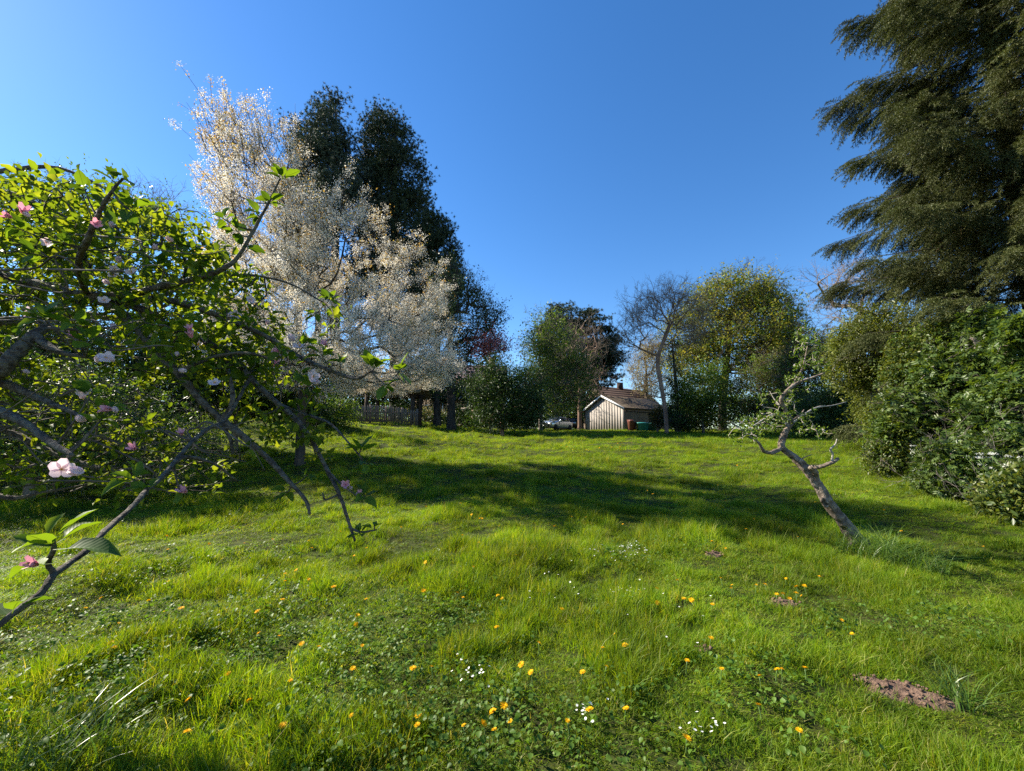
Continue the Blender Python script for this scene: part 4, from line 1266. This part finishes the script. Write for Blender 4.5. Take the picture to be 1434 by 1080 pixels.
HLM = [MB().add(V, F).mesh('apple_leaf', M['hero_leaf'], True) for V, F in HERO]
HLM_D = [MB().add(V, F).mesh('apple_leaf', M['hero_leaf_dark'], True) for V, F in HERO]

def petal_T(cup=.35):
    n = 4; V = []; F = []
    t = np.linspace(0, 1, n)
    hw = [.1, .36, .42, .2]
    for i in range(n):
        zz = cup * t[i] ** 2
        V += [[t[i], hw[i], zz + .1 * hw[i]], [t[i], 0, zz - .02], [t[i], -hw[i], zz + .1 * hw[i]]]
    for i in range(n - 1):
        a = i * 3; F += [[a, a + 1, a + 4, a + 3], [a + 1, a + 2, a + 5, a + 4]]
    return A(V), [A(F)]
PETALS = {k: MB().add(*petal_T(c)).mesh('petal', M[m], True) for k, (c, m) in {'open': (.25, 'petal'), 'cup': (.8, 'petal'), 'bud': (1.5, 'petal_pink')}.items()}
mbs = MB()
for k in range(10):
    a = 2 * PI * k / 10
    mbs.bar((0, 0, 0), (.25 * math.cos(a), .25 * math.sin(a), .5), .02, 3)
STAM = mbs.mesh('stamen', M['dandelion'])
from mathutils import Matrix
def place(o, p, Rm, s):
    M4 = Matrix(((Rm[0][0] * s, Rm[0][1] * s, Rm[0][2] * s, p[0]), (Rm[1][0] * s, Rm[1][1] * s, Rm[1][2] * s, p[1]), (Rm[2][0] * s, Rm[2][1] * s, Rm[2][2] * s, p[2]), (0, 0, 0, 1)))
    o.matrix_basis = M4

def foreground_apple():
    tb = A([-3.1, 1.75, float(H(-3.1, 1.75))])
    root = thing('apple_tree', 'near apple tree reaching in from the left with leaves and pink blossom', 'apple tree', tb)
    W = lambda px, py, D: at(px, py, D) - tb
    lines = []
    mb = MB()
    crown0 = A([.25, .2, 1.7])
    tube_bark(mb, [A([-.05, 0, -.2]), A([0, .02, .5]), A([.1, .05, 1.1]), crown0], .17, .12, 14, .15, 1)
    part('trunk', mb.mesh('trunk', M['bark_apple'], True), root)
    B = lambda *rows: [W(*r_) for r_ in rows]
    limbs = [
        ([crown0] + B((-160, 330, 2.1), (0, 385, 2.1), (50, 397, 2.05), (120, 413, 2.0), (173, 413, 1.95), (220, 403, 1.9), (283, 388, 1.85), (315, 375, 1.8), (334, 359, 1.8), (358, 318, 1.8), (378, 280, 1.8), (392, 250, 1.8)), .026, .0035),
        (B((120, 413, 2.0), (151, 425, 2.0), (195, 463, 2.0), (220, 495, 2.0), (249, 522, 2.0), (280, 560, 2.0), (311, 588, 2.0), (343, 613, 2.0), (368, 635, 2.0), (387, 654, 1.98), (409, 679, 1.96), (428, 701, 1.95), (434, 720, 1.95)), .022, .006),
        (B((130, 416, 2.0), (190, 430, 2.1), (235, 455, 2.15), (280, 475, 2.2), (318, 494, 2.2), (359, 538, 2.2), (390, 566, 2.15), (415, 588, 2.1), (440, 623, 2.08), (459, 660, 2.05), (475, 692, 2.0), (488, 730, 2.0), (497, 758, 2.0)), .021, .0055),
        (B((350, 530, 2.2), (317, 586, 1.9), (292, 600, 1.75), (267, 621, 1.6), (243, 649, 1.45), (225, 670, 1.35), (208, 684, 1.25), (186, 709, 1.1), (151, 740, .95), (120, 772, .85), (77, 804, .75), (60, 828, .72), (15, 862, .68), (-30, 900, .66)), .009, .004),
        ([crown0] + B((-200, 470, 2.1), (0, 536, 1.8), (53, 557, 1.75), (116, 584, 1.7)), .03, .007),
        ([crown0] + B((-160, 520, 1.9), (0, 577, 1.6), (35, 593, 1.55), (67, 617, 1.5), (102, 638, 1.45)), .026, .007),
        ([crown0] + B((-120, 460, 1.9), (-20, 520, 1.7), (20, 495, 1.7), (48, 470, 1.75), (70, 455, 1.8)), .045, .016),
        (B((48, 470, 1.75), (80, 492, 1.7), (120, 500, 1.7)), .02, .006),
        (B((120, 413, 2.0), (110, 370, 1.75), (123, 335, 1.6), (138, 300, 1.55), (157, 268, 1.5), (172, 250, 1.5)), .015, .004),
        (B((151, 425, 2.0), (230, 420, 2.1), (300, 440, 2.2), (370, 470, 2.25), (420, 500, 2.2), (470, 522, 2.1), (500, 530, 2.05), (520, 520, 2.0)), .02, .005),
        (B((220, 420, 2.1), (260, 400, 2.3), (330, 385, 2.4), (400, 395, 2.4), (455, 425, 2.35)), .012, .004),
        (B((390, 566, 2.15), (425, 580, 2.2), (460, 592, 2.1), (490, 622, 2.0), (505, 640, 1.95)), .009, .003),
        (B((459, 660, 2.05), (480, 680, 2.0), (500, 695, 1.95)), .006, .003),
        (B((475, 692, 2.0), (456, 700, 2.0), (452, 690, 2.0)), .005, .003),
        (B((488, 738, 2.0), (505, 745, 2.0), (528, 742, 2.0)), .006, .003),
        (B((243, 649, 1.45), (260, 640, 1.5), (300, 650, 1.6), (330, 672, 1.7)), .009, .003),
        (B((311, 588, 2.0), (326, 560, 2.0), (320, 520, 2.05), (316, 496, 2.1)), .012, .008),
        (B((300, 580, 2.0), (320, 610, 2.0), (326, 635, 2.0)), .008, .006),
        ([crown0] + B((-200, 240, 2.2), (0, 268, 2.3), (57, 288, 2.3), (95, 306, 2.3), (130, 330, 2.3)), .022, .003),
        ([crown0] + B((-150, 250, 2.6), (0, 240, 2.8), (80, 235, 2.9), (160, 270, 2.9), (230, 300, 2.9), (290, 340, 2.8)), .022, .003),
        ([crown0] + B((-120, 400, 2.6), (0, 450, 2.8), (100, 440, 2.9), (180, 450, 2.9), (260, 470, 2.8), (330, 480, 2.7)), .045, .005),
        ([crown0] + B((-120, 560, 2.4), (0, 600, 2.5), (90, 640, 2.5), (160, 660, 2.4), (230, 668, 2.4)), .03, .003),
        ([crown0] + B((-100, 640, 2.3), (0, 695, 2.4), (70, 688, 2.4), (135, 675, 2.4)), .025, .003),
        (B((77, 804, .75), (68, 790, .74), (75, 770, .72), (72, 752, .7)), .005, .003),
        (B((249, 522, 2.0), (300, 500, 2.0), (350, 495, 2.0), (395, 510, 2.0)), .012, .004),
    ]
    for i, (ln, r0, r1) in enumerate(limbs):
        mb = MB(); L = tube_bark(mb, ln, r0, r1, 9, .16, i + 3)
        lines.append(L)
        part('limb', mb.mesh('limb', M['bark_apple'], True), root)
    allp = np.vstack(lines)
    # sprigs of large leaves read from the photograph: (px,py,D,number,length)
    sprigs = [(160, 254, 1.5, 7, .065), (172, 246, 1.5, 4, .06), (150, 290, 1.55, 5, .06), (118, 262, 1.6, 4, .06), (185, 296, 1.5, 4, .07), (395, 246, 1.8, 7, .07), (378, 282, 1.8, 6, .065), (360, 300, 1.8, 6, .065),
               (330, 322, 1.8, 6, .065), (312, 306, 1.8, 5, .06), (345, 345, 1.8, 5, .065), (222, 372, 1.75, 7, .07), (200, 352, 1.75, 5, .06), (262, 350, 1.9, 5, .055), (58, 442, 1.5, 8, .07), (105, 452, 1.5, 5, .065), (125, 478, 1.5, 6, .06),
               (20, 470, 1.55, 5, .06), (525, 512, 2.0, 8, .085), (543, 540, 2.0, 6, .07), (560, 520, 2.0, 4, .08), (505, 628, 1.95, 8, .07), (515, 650, 1.95, 5, .06), (512, 694, 1.95, 7, .065), (503, 745, 2.0, 6, .06), (524, 735, 2.0, 3, .05),
               (74, 752, .7, 5, .05), (182, 668, 1.25, 6, .055), (205, 680, 1.25, 4, .05), (130, 548, 1.5, 6, .055), (140, 588, 1.5, 7, .06), (155, 570, 1.5, 5, .05), (402, 500, 2.0, 7, .06), (430, 480, 2.0, 7, .06), (450, 496, 2.0, 6, .065),
               (476, 505, 2.05, 6, .06), (425, 525, 2.0, 6, .055), (318, 450, 2.1, 6, .055), (335, 445, 2.1, 5, .05), (290, 470, 2.1, 6, .055), (462, 418, 2.3, 9, .06), (440, 440, 2.3, 6, .055), (390, 600, 2.1, 6, .05), (400, 690, 1.97, 7, .055),
               (430, 665, 2.0, 6, .05), (255, 695, 1.5, 5, .035), (25, 320, 1.5, 6, .055), (45, 355, 1.6, 5, .055), (90, 340, 1.6, 5, .055), (150, 325, 1.6, 5, .055), (300, 395, 1.85, 5, .055), (250, 405, 1.9, 4, .05), (370, 580, 2.1, 5, .045), (20, 845, .68, 3, .04)]
    mt = MB(); nl = 0
    P_l, D_l, S_l = [], [], []
    for (px, py, D, n, ls) in sprigs:
        p = W(px, py, D)
        j = int(np.argmin(np.linalg.norm(allp - p, axis=1)))
        q = allp[j]
        if np.linalg.norm(p - q) > .02:
            mt.tube(np.vstack([[q], bez(q, (p + q) / 2 + [0, 0, -.02], p, 4)]), np.linspace(.0045, .0022, 5), 5, cap=False)
        ax = nrm(p - q + RNG.normal(0, .01, 3) + [0, 0, .02])
        for k in range(n):
            a = 2.4 * k + RNG.uniform(0, 1)
            u = nrm(np.cross(ax, [.3, .5, .8])); v = np.cross(ax, u)
            dd = nrm(ax * RNG.uniform(.1, .9) + (u * math.cos(a) + v * math.sin(a)) * .9 + [0, 0, .1])
            P_l.append(p - ax * .02 * (n - k) / n + dd * ls * .2); D_l.append(dd); S_l.append(ls * RNG.uniform(.7, 1.15))
    P_l += [W(95, 768, .66), W(62, 790, .7), W(66, 748, .7)]; D_l += [nrm(A([1, .2, .12])), nrm(A([-1, .1, -.02])), nrm(A([.2, .3, 1]))]; S_l += [.066, .06, .035]
    P_l, D_l, S_l = A(P_l), A(D_l), A(S_l)
    # finer growth that fills the crown behind
    def region(n, x0, x1, y0, y1, d0, d1):
        return [at(RNG.uniform(x0, x1), RNG.uniform(y0, y1), RNG.uniform(d0, d1)) for _ in range(n)]
    tips = []
    def edge(x): return np.interp(x, [-250, 0, 60, 150, 230, 290, 350, 400], [215, 228, 240, 262, 272, 320, 385, 430])
    cand = region(2100, -260, 400, 215, 540, 1.7, 3.0) + region(300, -120, 330, 500, 690, 1.9, 2.9) + region(150, 330, 470, 420, 640, 2.0, 2.7)
    for c in cand:
        fw = c[1] * CP + (c[2] - EYE) * SP; px = 717 + FPX * c[0] / fw
        upc = -c[1] * SP + (c[2] - EYE) * CP; py = 540 - FPX * upc / fw
        if py < edge(px) + RNG.exponential(8): continue
        sh_ = c[2] / math.tan(SUN_EL)
        lx, ly = c[0] - math.sin(SUN_AZ) * sh_, c[1] - math.cos(SUN_AZ) * sh_
        if ly > 1.75 and lx > -.48 * ly and py < 520 and RNG.uniform() > .1: continue
        if vnoise(c[0] * 3.3, c[2] * 3.3 + c[1], 8) < .36: continue
        tips.append(c - tb)
    par = [-1] * len(allp)
    s = grow(allp, A(tips), .04, .12, 0, .4, .08, parents=par)
    skel_mesh(mt, s, .008, .35, .0022, fat=6)
    part('twig', mt.mesh('twig', M['bark_apple'], True), root, 'stuff')
    tp = s.n[s.tips]; pd = nrm(tp - s.n[s.par[s.tips]])
    per = 8
    P = np.repeat(tp, per, 0); d = nrm(np.repeat(pd, per, 0) * .5 + rand_dir(len(P)) + [0, 0, .2])
    fr = RNG.uniform(0, .15, len(P))
    P = P - np.repeat(pd, per, 0) * fr[:, None] + RNG.normal(0, .022, (len(P), 3))
    S = RNG.uniform(.022, .062, len(P))
    mb = MB(); scat(mb, LEAF6, P, frames(d, np.tile([0, -.1, 1.0], (len(d), 1)) + RNG.normal(0, .5, (len(d), 3))), S)
    part('foliage', mb.mesh('foliage', M['apple_leaf_dark']), root, 'stuff')
    md = MB()
    for _ in range(64):
        x1, y1, dd = RNG.uniform(30, 380), RNG.uniform(330, 690), RNG.uniform(1.5, 2.6)
        x0, y0 = x1 - RNG.uniform(90, 260), y1 + RNG.normal(-14, 34)
        p, q = W(x0, y0, dd + RNG.normal(0, .12)), W(x1, y1, dd)
        ln = smooth_line([p, p + (q - p) * .3 + RNG.normal(0, .045, 3), p + (q - p) * .55 + RNG.normal(0, .05, 3), p + (q - p) * .8 + RNG.normal(0, .04, 3), q + RNG.normal(0, .03, 3)], 4)
        md.tube(ln, np.linspace(RNG.uniform(.003, .006), .0015, len(ln)), 5, cap=False)
        for _k in range(3):
            _i = int(RNG.integers(2, len(ln) - 1)); e = ln[_i] + RNG.normal(0, .05, 3) + (q - p) * .08
            md.tube(np.vstack([[ln[_i]], bez(ln[_i], (ln[_i] + e) / 2 + RNG.normal(0, .008, 3), e, 3)]), [.0022, .002, .0016, .001], 4, cap=False)
    part('bare_twig', md.mesh('bare_twig', M['twig_grey']), root, 'stuff')
    # individual leaves
    order = np.argsort(-S_l)[:298]
    fr_ = frames(D_l, np.tile([0, -.15, 1.0], (len(D_l), 1)) + RNG.normal(0, .35, (len(D_l), 3)))
    for i in range(len(P_l)):
        if i in set(order):
            o = bpy.data.objects.new('leaf', (HLM if RNG.uniform() < .7 else HLM_D)[int(RNG.integers(0, 5))])
            COL.objects.link(o); o.parent = root
            place(o, P_l[i], fr_[i], S_l[i])
    rest = [i for i in range(len(P_l)) if i not in set(order)]
    if rest:
        mb = MB(); scat(mb, LEAF6, P_l[rest], fr_[rest], S_l[rest])
        part('foliage', mb.mesh('foliage', M['apple_leaf']), root, 'stuff')
    # blossoms: (px,py,D,kind,size)
    bl = [(18, 306, 1.5, 'bud', .022), (32, 300, 1.5, 'bud', .024), (42, 304, 1.5, 'cup', .02), (134, 316, 1.55, 'bud', .022), (157, 319, 1.55, 'cup', .02), (138, 508, 1.5, 'cup', .024), (150, 502, 1.5, 'open', .026), (160, 507, 1.5, 'cup', .022),
          (278, 484, 2.05, 'open', .03), (288, 480, 2.05, 'cup', .03), (330, 442, 2.1, 'open', .03), (322, 446, 2.1, 'cup', .024), (412, 478, 2.0, 'cup', .032), (420, 486, 2.0, 'open', .034), (384, 500, 2.0, 'bud', .024), (392, 494, 2.0, 'bud', .022), (404, 508, 2.0, 'cup', .028),
          (438, 528, 2.0, 'open', .034), (446, 538, 2.0, 'cup', .026), (384, 512, 2.0, 'bud', .022), (86, 658, 1.35, 'open', .034), (118, 662, 1.35, 'cup', .032), (120, 590, 1.5, 'cup', .026), (117, 548, 1.5, 'open', .024), (484, 680, 1.95, 'bud', .024), (492, 684, 1.95, 'cup', .02),
          (158, 574, 1.5, 'bud', .024), (164, 578, 1.5, 'cup', .02), (262, 690, 1.5, 'bud', .02), (166, 368, 1.8, 'cup', .026), (160, 378, 1.8, 'open', .022), (255, 610, 1.7, 'bud', .018), (54, 792, .7, 'bud', .013), (457, 484, 2.0, 'bud', .02), (505, 692, 1.95, 'bud', .018), (190, 630, 1.35, 'bud', .018), (65, 340, 1.7, 'open', .02), (215, 470, 2.0, 'open', .026), (350, 420, 2.2, 'open', .026), (375, 455, 2.2, 'cup', .026)]
    for _ in range(16):
        bl.append((RNG.uniform(20, 340), RNG.uniform(330, 560), 1.75, ['open', 'cup', 'bud'][int(RNG.integers(0, 3))], RNG.uniform(.018, .026)))
    for (px, py, D, kd, sz) in bl:
        p = W(px, py, D)
        f = nrm(A([RNG.normal(0, .5), -.75, .5 + RNG.normal(0, .3)]))
        Rm = frames(A([nrm(np.cross(f, [.2, .3, 1]))]), A([f]))[0]
        fl = bpy.data.objects.new('blossom', STAM); COL.objects.link(fl); fl.parent = root
        place(fl, p, Rm, sz)
        for k in range(5):
            a = 2 * PI * k / 5 + RNG.normal(0, .08)
            o = bpy.data.objects.new('petal', PETALS[kd]); COL.objects.link(o); o.parent = fl
            o.rotation_euler = (0, -(.15 if kd == 'open' else .7 if kd == 'cup' else 1.1), a)
            sc = (1.0 if kd == 'open' else .95) * RNG.uniform(.9, 1.1)
            o.scale = (sc, sc * 1.0, sc)
foreground_apple()

# ================================================================== GRASS AND GROUND COVER (stuff)
def t_grass(n, rad, h, w, lean, stations=3):
    V = []; T3 = []; Q = []
    for _ in range(n):
        a = RNG.uniform(0, 2 * PI); r_ = rad * math.sqrt(RNG.uniform(0, 1))
        b0 = A([math.cos(a) * r_, math.sin(a) * r_, -.01])
        hh = h * RNG.uniform(.45, 1.15); ln = lean * RNG.uniform(.2, 1.5)
        da = RNG.uniform(0, 2 * PI); dv = A([math.cos(da), math.sin(da), 0]); sd = A([-dv[1], dv[0], 0])
        fa_ = RNG.uniform(0, PI); sd = nrm(sd * math.cos(fa_) + dv * math.sin(fa_) * .6)
        ww = w * RNG.uniform(.6, 1.2)
        s0 = len(V)
        for k in range(stations):
            t = k / stations
            c = b0 + A([0, 0, hh * t * (1 - .18 * ln * t)]) + dv * ln * hh * t * t
            V += [c + sd * ww * (1 - t * .55) / 2, c - sd * ww * (1 - t * .55) / 2]
        V.append(b0 + A([0, 0, hh * (1 - .18 * ln)]) + dv * ln * hh)
        for k in range(stations - 1):
            q = s0 + 2 * k; Q.append([q, q + 1, q + 3, q + 2])
        q = s0 + 2 * (stations - 1); T3.append([q, q + 1, q + 2])
    return A(V), [A(Q), A(T3)]

def field(bands, seed=1):
    pts = []
    for y0, y1, dens in bands:
        wmax = 1.32 * y1 + 2.2
        n = int((y1 - y0) * 2 * wmax * dens)
        x = RNG.uniform(-wmax, wmax, n); y = RNG.uniform(y0, y1, n)
        m = np.abs(x) < 1.32 * y + 2.2
        pts.append(np.stack([x[m], y[m]], 1))
    return np.vstack(pts)

def in_earth(P, grow_=1.0):
    m = np.zeros(len(P), bool)
    for (cx, cy_, rx, ry, ang) in EARTH:
        dx, dy = P[:, 0] - cx, P[:, 1] - cy_
        ca, sa = math.cos(-ang), math.sin(-ang)
        u, v = dx * ca - dy * sa, dx * sa + dy * ca
        m |= (u / (rx * grow_)) ** 2 + (v / (ry * grow_)) ** 2 < 1
    return m

def make_grass():
    T = [t_grass(58, .085, .062, .0042, .9) for _ in range(4)] + [t_grass(46, .055, .096, .0046, 1.0) for _ in range(3)] + [t_grass(70, .10, .046, .0046, 1.1) for _ in range(2)]
    bands = [(-.5, 3.2, 420), (3.2, 5, 340), (5, 7.5, 220), (7.5, 11, 120), (11, 16, 64), (16, 24, 32), (24, 34, 15), (34, 47, 8)]
    P2_ = field(bands)
    P2_ = P2_[~in_earth(P2_, .78)]
    x, y = P2_[:, 0], P2_[:, 1]
    n = len(x)
    D = np.hypot(x, y)
    tus = vnoise(x / .33, y / .33, 21) * .6 + vnoise(x / 1.1, y / 1.1, 22) * .55
    big = vnoise(x / 3.0, y / 3.0, 23)
    far = 1 + .95 * sstep(4, 20, D) + .8 * sstep(18, 45, D)
    sz = (.44 + 1.75 * sstep(.45, .88, tus)) * (.85 + .4 * big)
    edge_r = sstep(0, 2.5, x - (4.4 + (y - 4) * .62))
    sz = sz * (1 + 1.0 * edge_r)
    s = np.stack([far, far, np.where(far > 1, 1 + (far - 1) * .35, 1) * sz], 1)
    s[:, :2] *= RNG.uniform(.85, 1.2, (n, 1))
    idx = RNG.integers(0, 4, n)
    tall = RNG.uniform(0, 1, n) < .12 + .35 * sstep(.6, .85, tus) + .5 * edge_r
    idx = np.where(tall, RNG.integers(4, 7, n), idx)
    low = (tus < .45) & (RNG.uniform(0, 1, n) < .7)
    idx = np.where(low, RNG.integers(7, 9, n), idx)
    rot = np.stack([RNG.normal(0, .16, n), RNG.normal(0, .16, n), RNG.uniform(0, 2 * PI, n)], 1)
    P3 = np.stack([x, y, H(x, y) - .005], 1)
    scatter_obj('grass', T, M['grass'], P3, rot, s, idx, 'bright green rough lawn grass sloping up from the camera', 'grass')
make_grass()

def make_weeds():
    """creeping broad-leaved plants between the grass"""
    rl = t_leaf6(.95)
    T = []
    for _ in range(4):
        n = 9
        a = RNG.uniform(0, 2 * PI, n); r_ = RNG.uniform(.01, .07, n)
        P = np.stack([np.cos(a) * r_, np.sin(a) * r_, RNG.uniform(.03, .085, n)], 1)
        d = np.stack([np.cos(a), np.sin(a), RNG.normal(-.1, .3, n)], 1)
        T.append(merge([(rl, P, frames(d, np.tile([0, 0, 1.0], (n, 1)) + RNG.normal(0, .35, (n, 3))), RNG.uniform(.013, .03, n))]))
    spots = [(520, 900, .5), (560, 930, .5), (500, 880, .35), (610, 1030, .45), (560, 1040, .4), (690, 1020, .3), (250, 900, .4), (310, 880, .5), (100, 900, .6), (60, 950, .6), (200, 960, .5), (330, 930, .4), (450, 1060, .4), (120, 1000, .5),
             (800, 860, .25), (640, 860, .4), (1060, 940, .35), (1100, 980, .3), (740, 1060, .5), (860, 1050, .35), (420, 830, .4), (1290, 870, .4), (1200, 880, .3), (950, 760, .4), (880, 780, .4), (380, 780, .4), (200, 820, .4)]
    P = []
    for (px, py, r_) in spots:
        c = gpix(px, min(py, 1075))
        n = int(66 * r_ * r_ * 3.1)
        P.append(np.stack([c[0] + RNG.normal(0, r_ * .75, n), c[1] + RNG.normal(0, r_ * .55, n)], 1))
    P.append(field([(-.2, 5, 5), (5, 9, 3)]))
    P = np.vstack(P); P = P[~in_earth(P, 1)]
    n = len(P)
    rot = np.stack([RNG.normal(0, .2, n), RNG.normal(0, .2, n), RNG.uniform(0, 2 * PI, n)], 1)
    s = np.repeat(RNG.uniform(.7, 1.3, n)[:, None], 3, 1)
    scatter_obj('broadleaf_weeds', T, M['weed'], np.stack([P[:, 0], P[:, 1], H(P[:, 0], P[:, 1]) + .015], 1), rot, s, RNG.integers(0, 4, n), 'creeping broad leaved weeds spread through the near grass', 'weeds')
make_weeds()

# tall tussock at the foot of the leaning trunk
def tussock(px, py, n, h, label, rad=.16):
    c = gpix(px, py)
    mb = MB(); mb.add(*t_grass(n, rad, h, .007, 1.1, 5))
    solid('grass_tussock', mb.mesh('grass_tussock', M['grass_tall']), label, 'grass tussock', 'tall grass tussocks', loc=c)
tussock(1232, 785, 260, .42, 'arching tall grass tussock at the foot of the leaning trunk', .2)
tussock(1290, 800, 200, .36, 'arching tall grass tussock just right of the leaning trunk', .22)
tussock(1340, 985, 90, .22, 'pale grass tuft at the far end of the reddish earth patch', .1)
tussock(80, 1075, 160, .26, 'long bladed grass tuft in the bottom left corner', .2)
tussock(1180, 770, 120, .3, 'feathery tall grass tussock just left of the leaning trunk', .16)

# ================================================================== DANDELIONS AND DAISIES
def dandelion_meshes():
    res = []
    for v in range(3):
        mb = MB()
        for ring, (n, L, el) in enumerate(((18, 1.0, .12), (14, .78, .45), (10, .5, .9))):
            a = np.linspace(0, 2 * PI, n, endpoint=False) + RNG.uniform(0, 1)
            d = np.stack([np.cos(a), np.sin(a), np.full(n, el) + RNG.normal(0, .08, n)], 1)
            T = (A([[0, .05, 0], [0, -.05, 0], [1, .09, 0], [1, -.09, 0]]), [A([[0, 1, 3, 2]])])
            scat(mb, T, np.tile([0, 0, ring * .06], (n, 1)), frames(d, np.tile([0, 0, 1.0], (n, 1))), L * RNG.uniform(.85, 1.1, n))
        res.append(mb.mesh('flower_head', M['dandelion']))
    return res
DH = dandelion_meshes()
mb = MB(); mb.tube(bez(A([0, 0, -.02]), A([0, 0, .06]), A([.012, 0, .12]), 4), [.0028, .0026, .0024, .0024], 5)
DSTEM = mb.mesh('stem', M['stem'])
DAND = [(360, 869), (359, 902), (388, 907), (393, 853), (465, 833), (400, 825), (400, 813), (413, 809), (321, 962), (346, 1001), (394, 1038), (263, 1047), (264, 1000), (513, 775), (595, 797), (466, 834), (669, 768), (722, 786), (642, 842), (648, 850), (695, 846), (705, 850),
        (789, 867), (501, 875), (497, 891), (922, 837), (919, 857), (864, 904), (873, 920), (847, 952), (496, 955), (606, 953), (493, 1026), (582, 1024), (587, 1038), (650, 1042), (690, 1044), (680, 1039), (692, 1017), (709, 1010), (712, 1032), (797, 1035), (829, 1016), (875, 1013),
        (999, 766), (1015, 776), (951, 824), (1012, 821), (1025, 835), (1028, 831), (960, 851), (968, 854), (997, 859), (1058, 830), (1074, 830), (1087, 844), (1100, 844), (1105, 850), (1116, 843), (1126, 847), (1129, 831), (1149, 817), (1378, 773), (1010, 954), (1096, 954), (1067, 1011), (1123, 1049), (961, 1056),
        (700, 743), (705, 724), (954, 722), (1006, 741), (1044, 747), (1080, 728), (1006, 685), (743, 695), (820, 704), (1056, 733), (150, 745), (290, 770), (430, 765), (350, 722), (560, 745), (235, 778), (1240, 720), (1262, 750)]
for _ in range(34): DAND.append((RNG.uniform(780, 905), RNG.uniform(619, 634)))
for _ in range(26): DAND.append((RNG.uniform(560, 1100), RNG.uniform(650, 740)))
for _ in range(52): DAND.append((RNG.uniform(120, 1240), RNG.uniform(690, 980)))
def dl(px, py):
    if (px, py) in ((1096, 954),): return 'lone yellow dandelion between the two earth patches at right'
    if (px, py) in ((1067, 1011),): return 'yellow dandelion on a bent stem left of the long earth patch'
    if (px, py) in ((1123, 1049),): return 'yellow dandelion nearest the bottom edge left of the long earth patch'
    if (px, py) == (1378, 773): return 'lone yellow dandelion in the grass right of the leaning trunk'
    if (px, py) == (797, 1035): return 'large yellow dandelion among daisies at the bottom middle of the photo'
    if (px, py) == (690, 1044): return 'largest fringed yellow dandelion of the bottom centre cluster'
    if (px, py) == (789, 867): return 'round yellow dandelion standing alone in the middle of the lawn'
    if (px, py) == (394, 1038): return 'tilted yellow dandelion among round leaves near the bottom left'
    if (px, py) == (346, 1001): return 'yellow dandelion seen edge on in the lower left grass'
    if (px, py) == (595, 797): return 'wide yellow dandelion in the sunny grass below the cherry shadow'
    if 1050 < px < 1155 and 815 < py < 855: return 'yellow dandelion clustered round the small bare earth patch'
    if 940 < px < 1050 and 760 < py < 865: return 'yellow dandelion in the loose group beside the small scrape of earth'
    if py < 640: return 'tiny yellow dandelion in the far drift below the shed'
    if py < 760 and px > 540: return 'small yellow dandelion in the middle of the lawn near the tree shadow'
    if py < 790 : return 'small yellow dandelion in the sunlit grass below the apple boughs'
    if px < 420: return 'yellow dandelion scattered in the lower left grass'
    if px < 760: return 'yellow dandelion scattered in the foreground grass left of centre'
    return 'yellow dandelion scattered in the foreground grass right of centre'
first = None
for i, (px, py) in enumerate(DAND):
    c = gpix(px, py + 3)
    if c[1] > 40: continue
    root = thing('dandelion', dl(px, py), 'dandelion', c, 'yellow dandelions in the lawn', float(RNG.uniform(0, 2 * PI)))
    hgt = .085 if c[1] < 8 else .12
    hd = part('flower_head', DH[i % 3], root, loc=(.012, 0, hgt), rot=(RNG.normal(0, .35) + .15, RNG.normal(0, .3), 0))
    sc = .018 * RNG.uniform(.75, 1.25) * (1.0 if c[1] < 10 else 1.25)
    hd.scale = (sc, sc, sc)
    part('stem', DSTEM, root, scale=(1, 1, hgt / .12))

mb = MB()
n = 12; a = np.linspace(0, 2 * PI, n, endpoint=False)
scat(mb, (A([[0.2, .07, 0], [.2, -.07, 0], [1, .14, .1], [1, -.14, .1]]), [A([[0, 1, 3, 2]])]), np.zeros((n, 3)), frames(np.stack([np.cos(a), np.sin(a), 0 * a + .05], 1), np.tile([0, 0, 1.0], (n, 1))), np.ones(n))
DAISY = mb.mesh('daisy', M['daisy'])
ds = []
for (px, py, rx, ry, n, lb) in ((868, 780, 40, 14, 70, 'tiny white daisy in the thick drift in the middle of the lawn'), (880, 842, 22, 10, 18, 'tiny white daisy in the small drift below the thick drift'), (650, 960, 40, 30, 16, 'small white daisy left of the foreground centre'),
                                (822, 1018, 26, 18, 14, 'white daisy around the large bottom dandelion'), (985, 1050, 30, 20, 14, 'white daisy near the bottom edge right of centre'), (770, 830, 40, 30, 14, 'tiny white daisy in the open middle lawn'), (955, 880, 90, 60, 14, 'small white daisy in the lawn left of the long earth patch')):
    for _ in range(n):
        ds.append((px + RNG.normal(0, rx * .5), py - abs(RNG.normal(0, ry * .5)) if py > 1040 else py + RNG.normal(0, ry * .5), lb))
for (px, py, lb) in ds:
    c = gpix(px, py)
    o = solid('daisy', DAISY, lb, 'daisy', 'white daisies in the lawn', loc=(c[0], c[1], c[2] + .075))
    o.rotation_euler = (RNG.normal(0, .3), RNG.normal(0, .3), RNG.uniform(0, 6))
    s = .0075 * RNG.uniform(.8, 1.2); o.scale = (s, s, s)
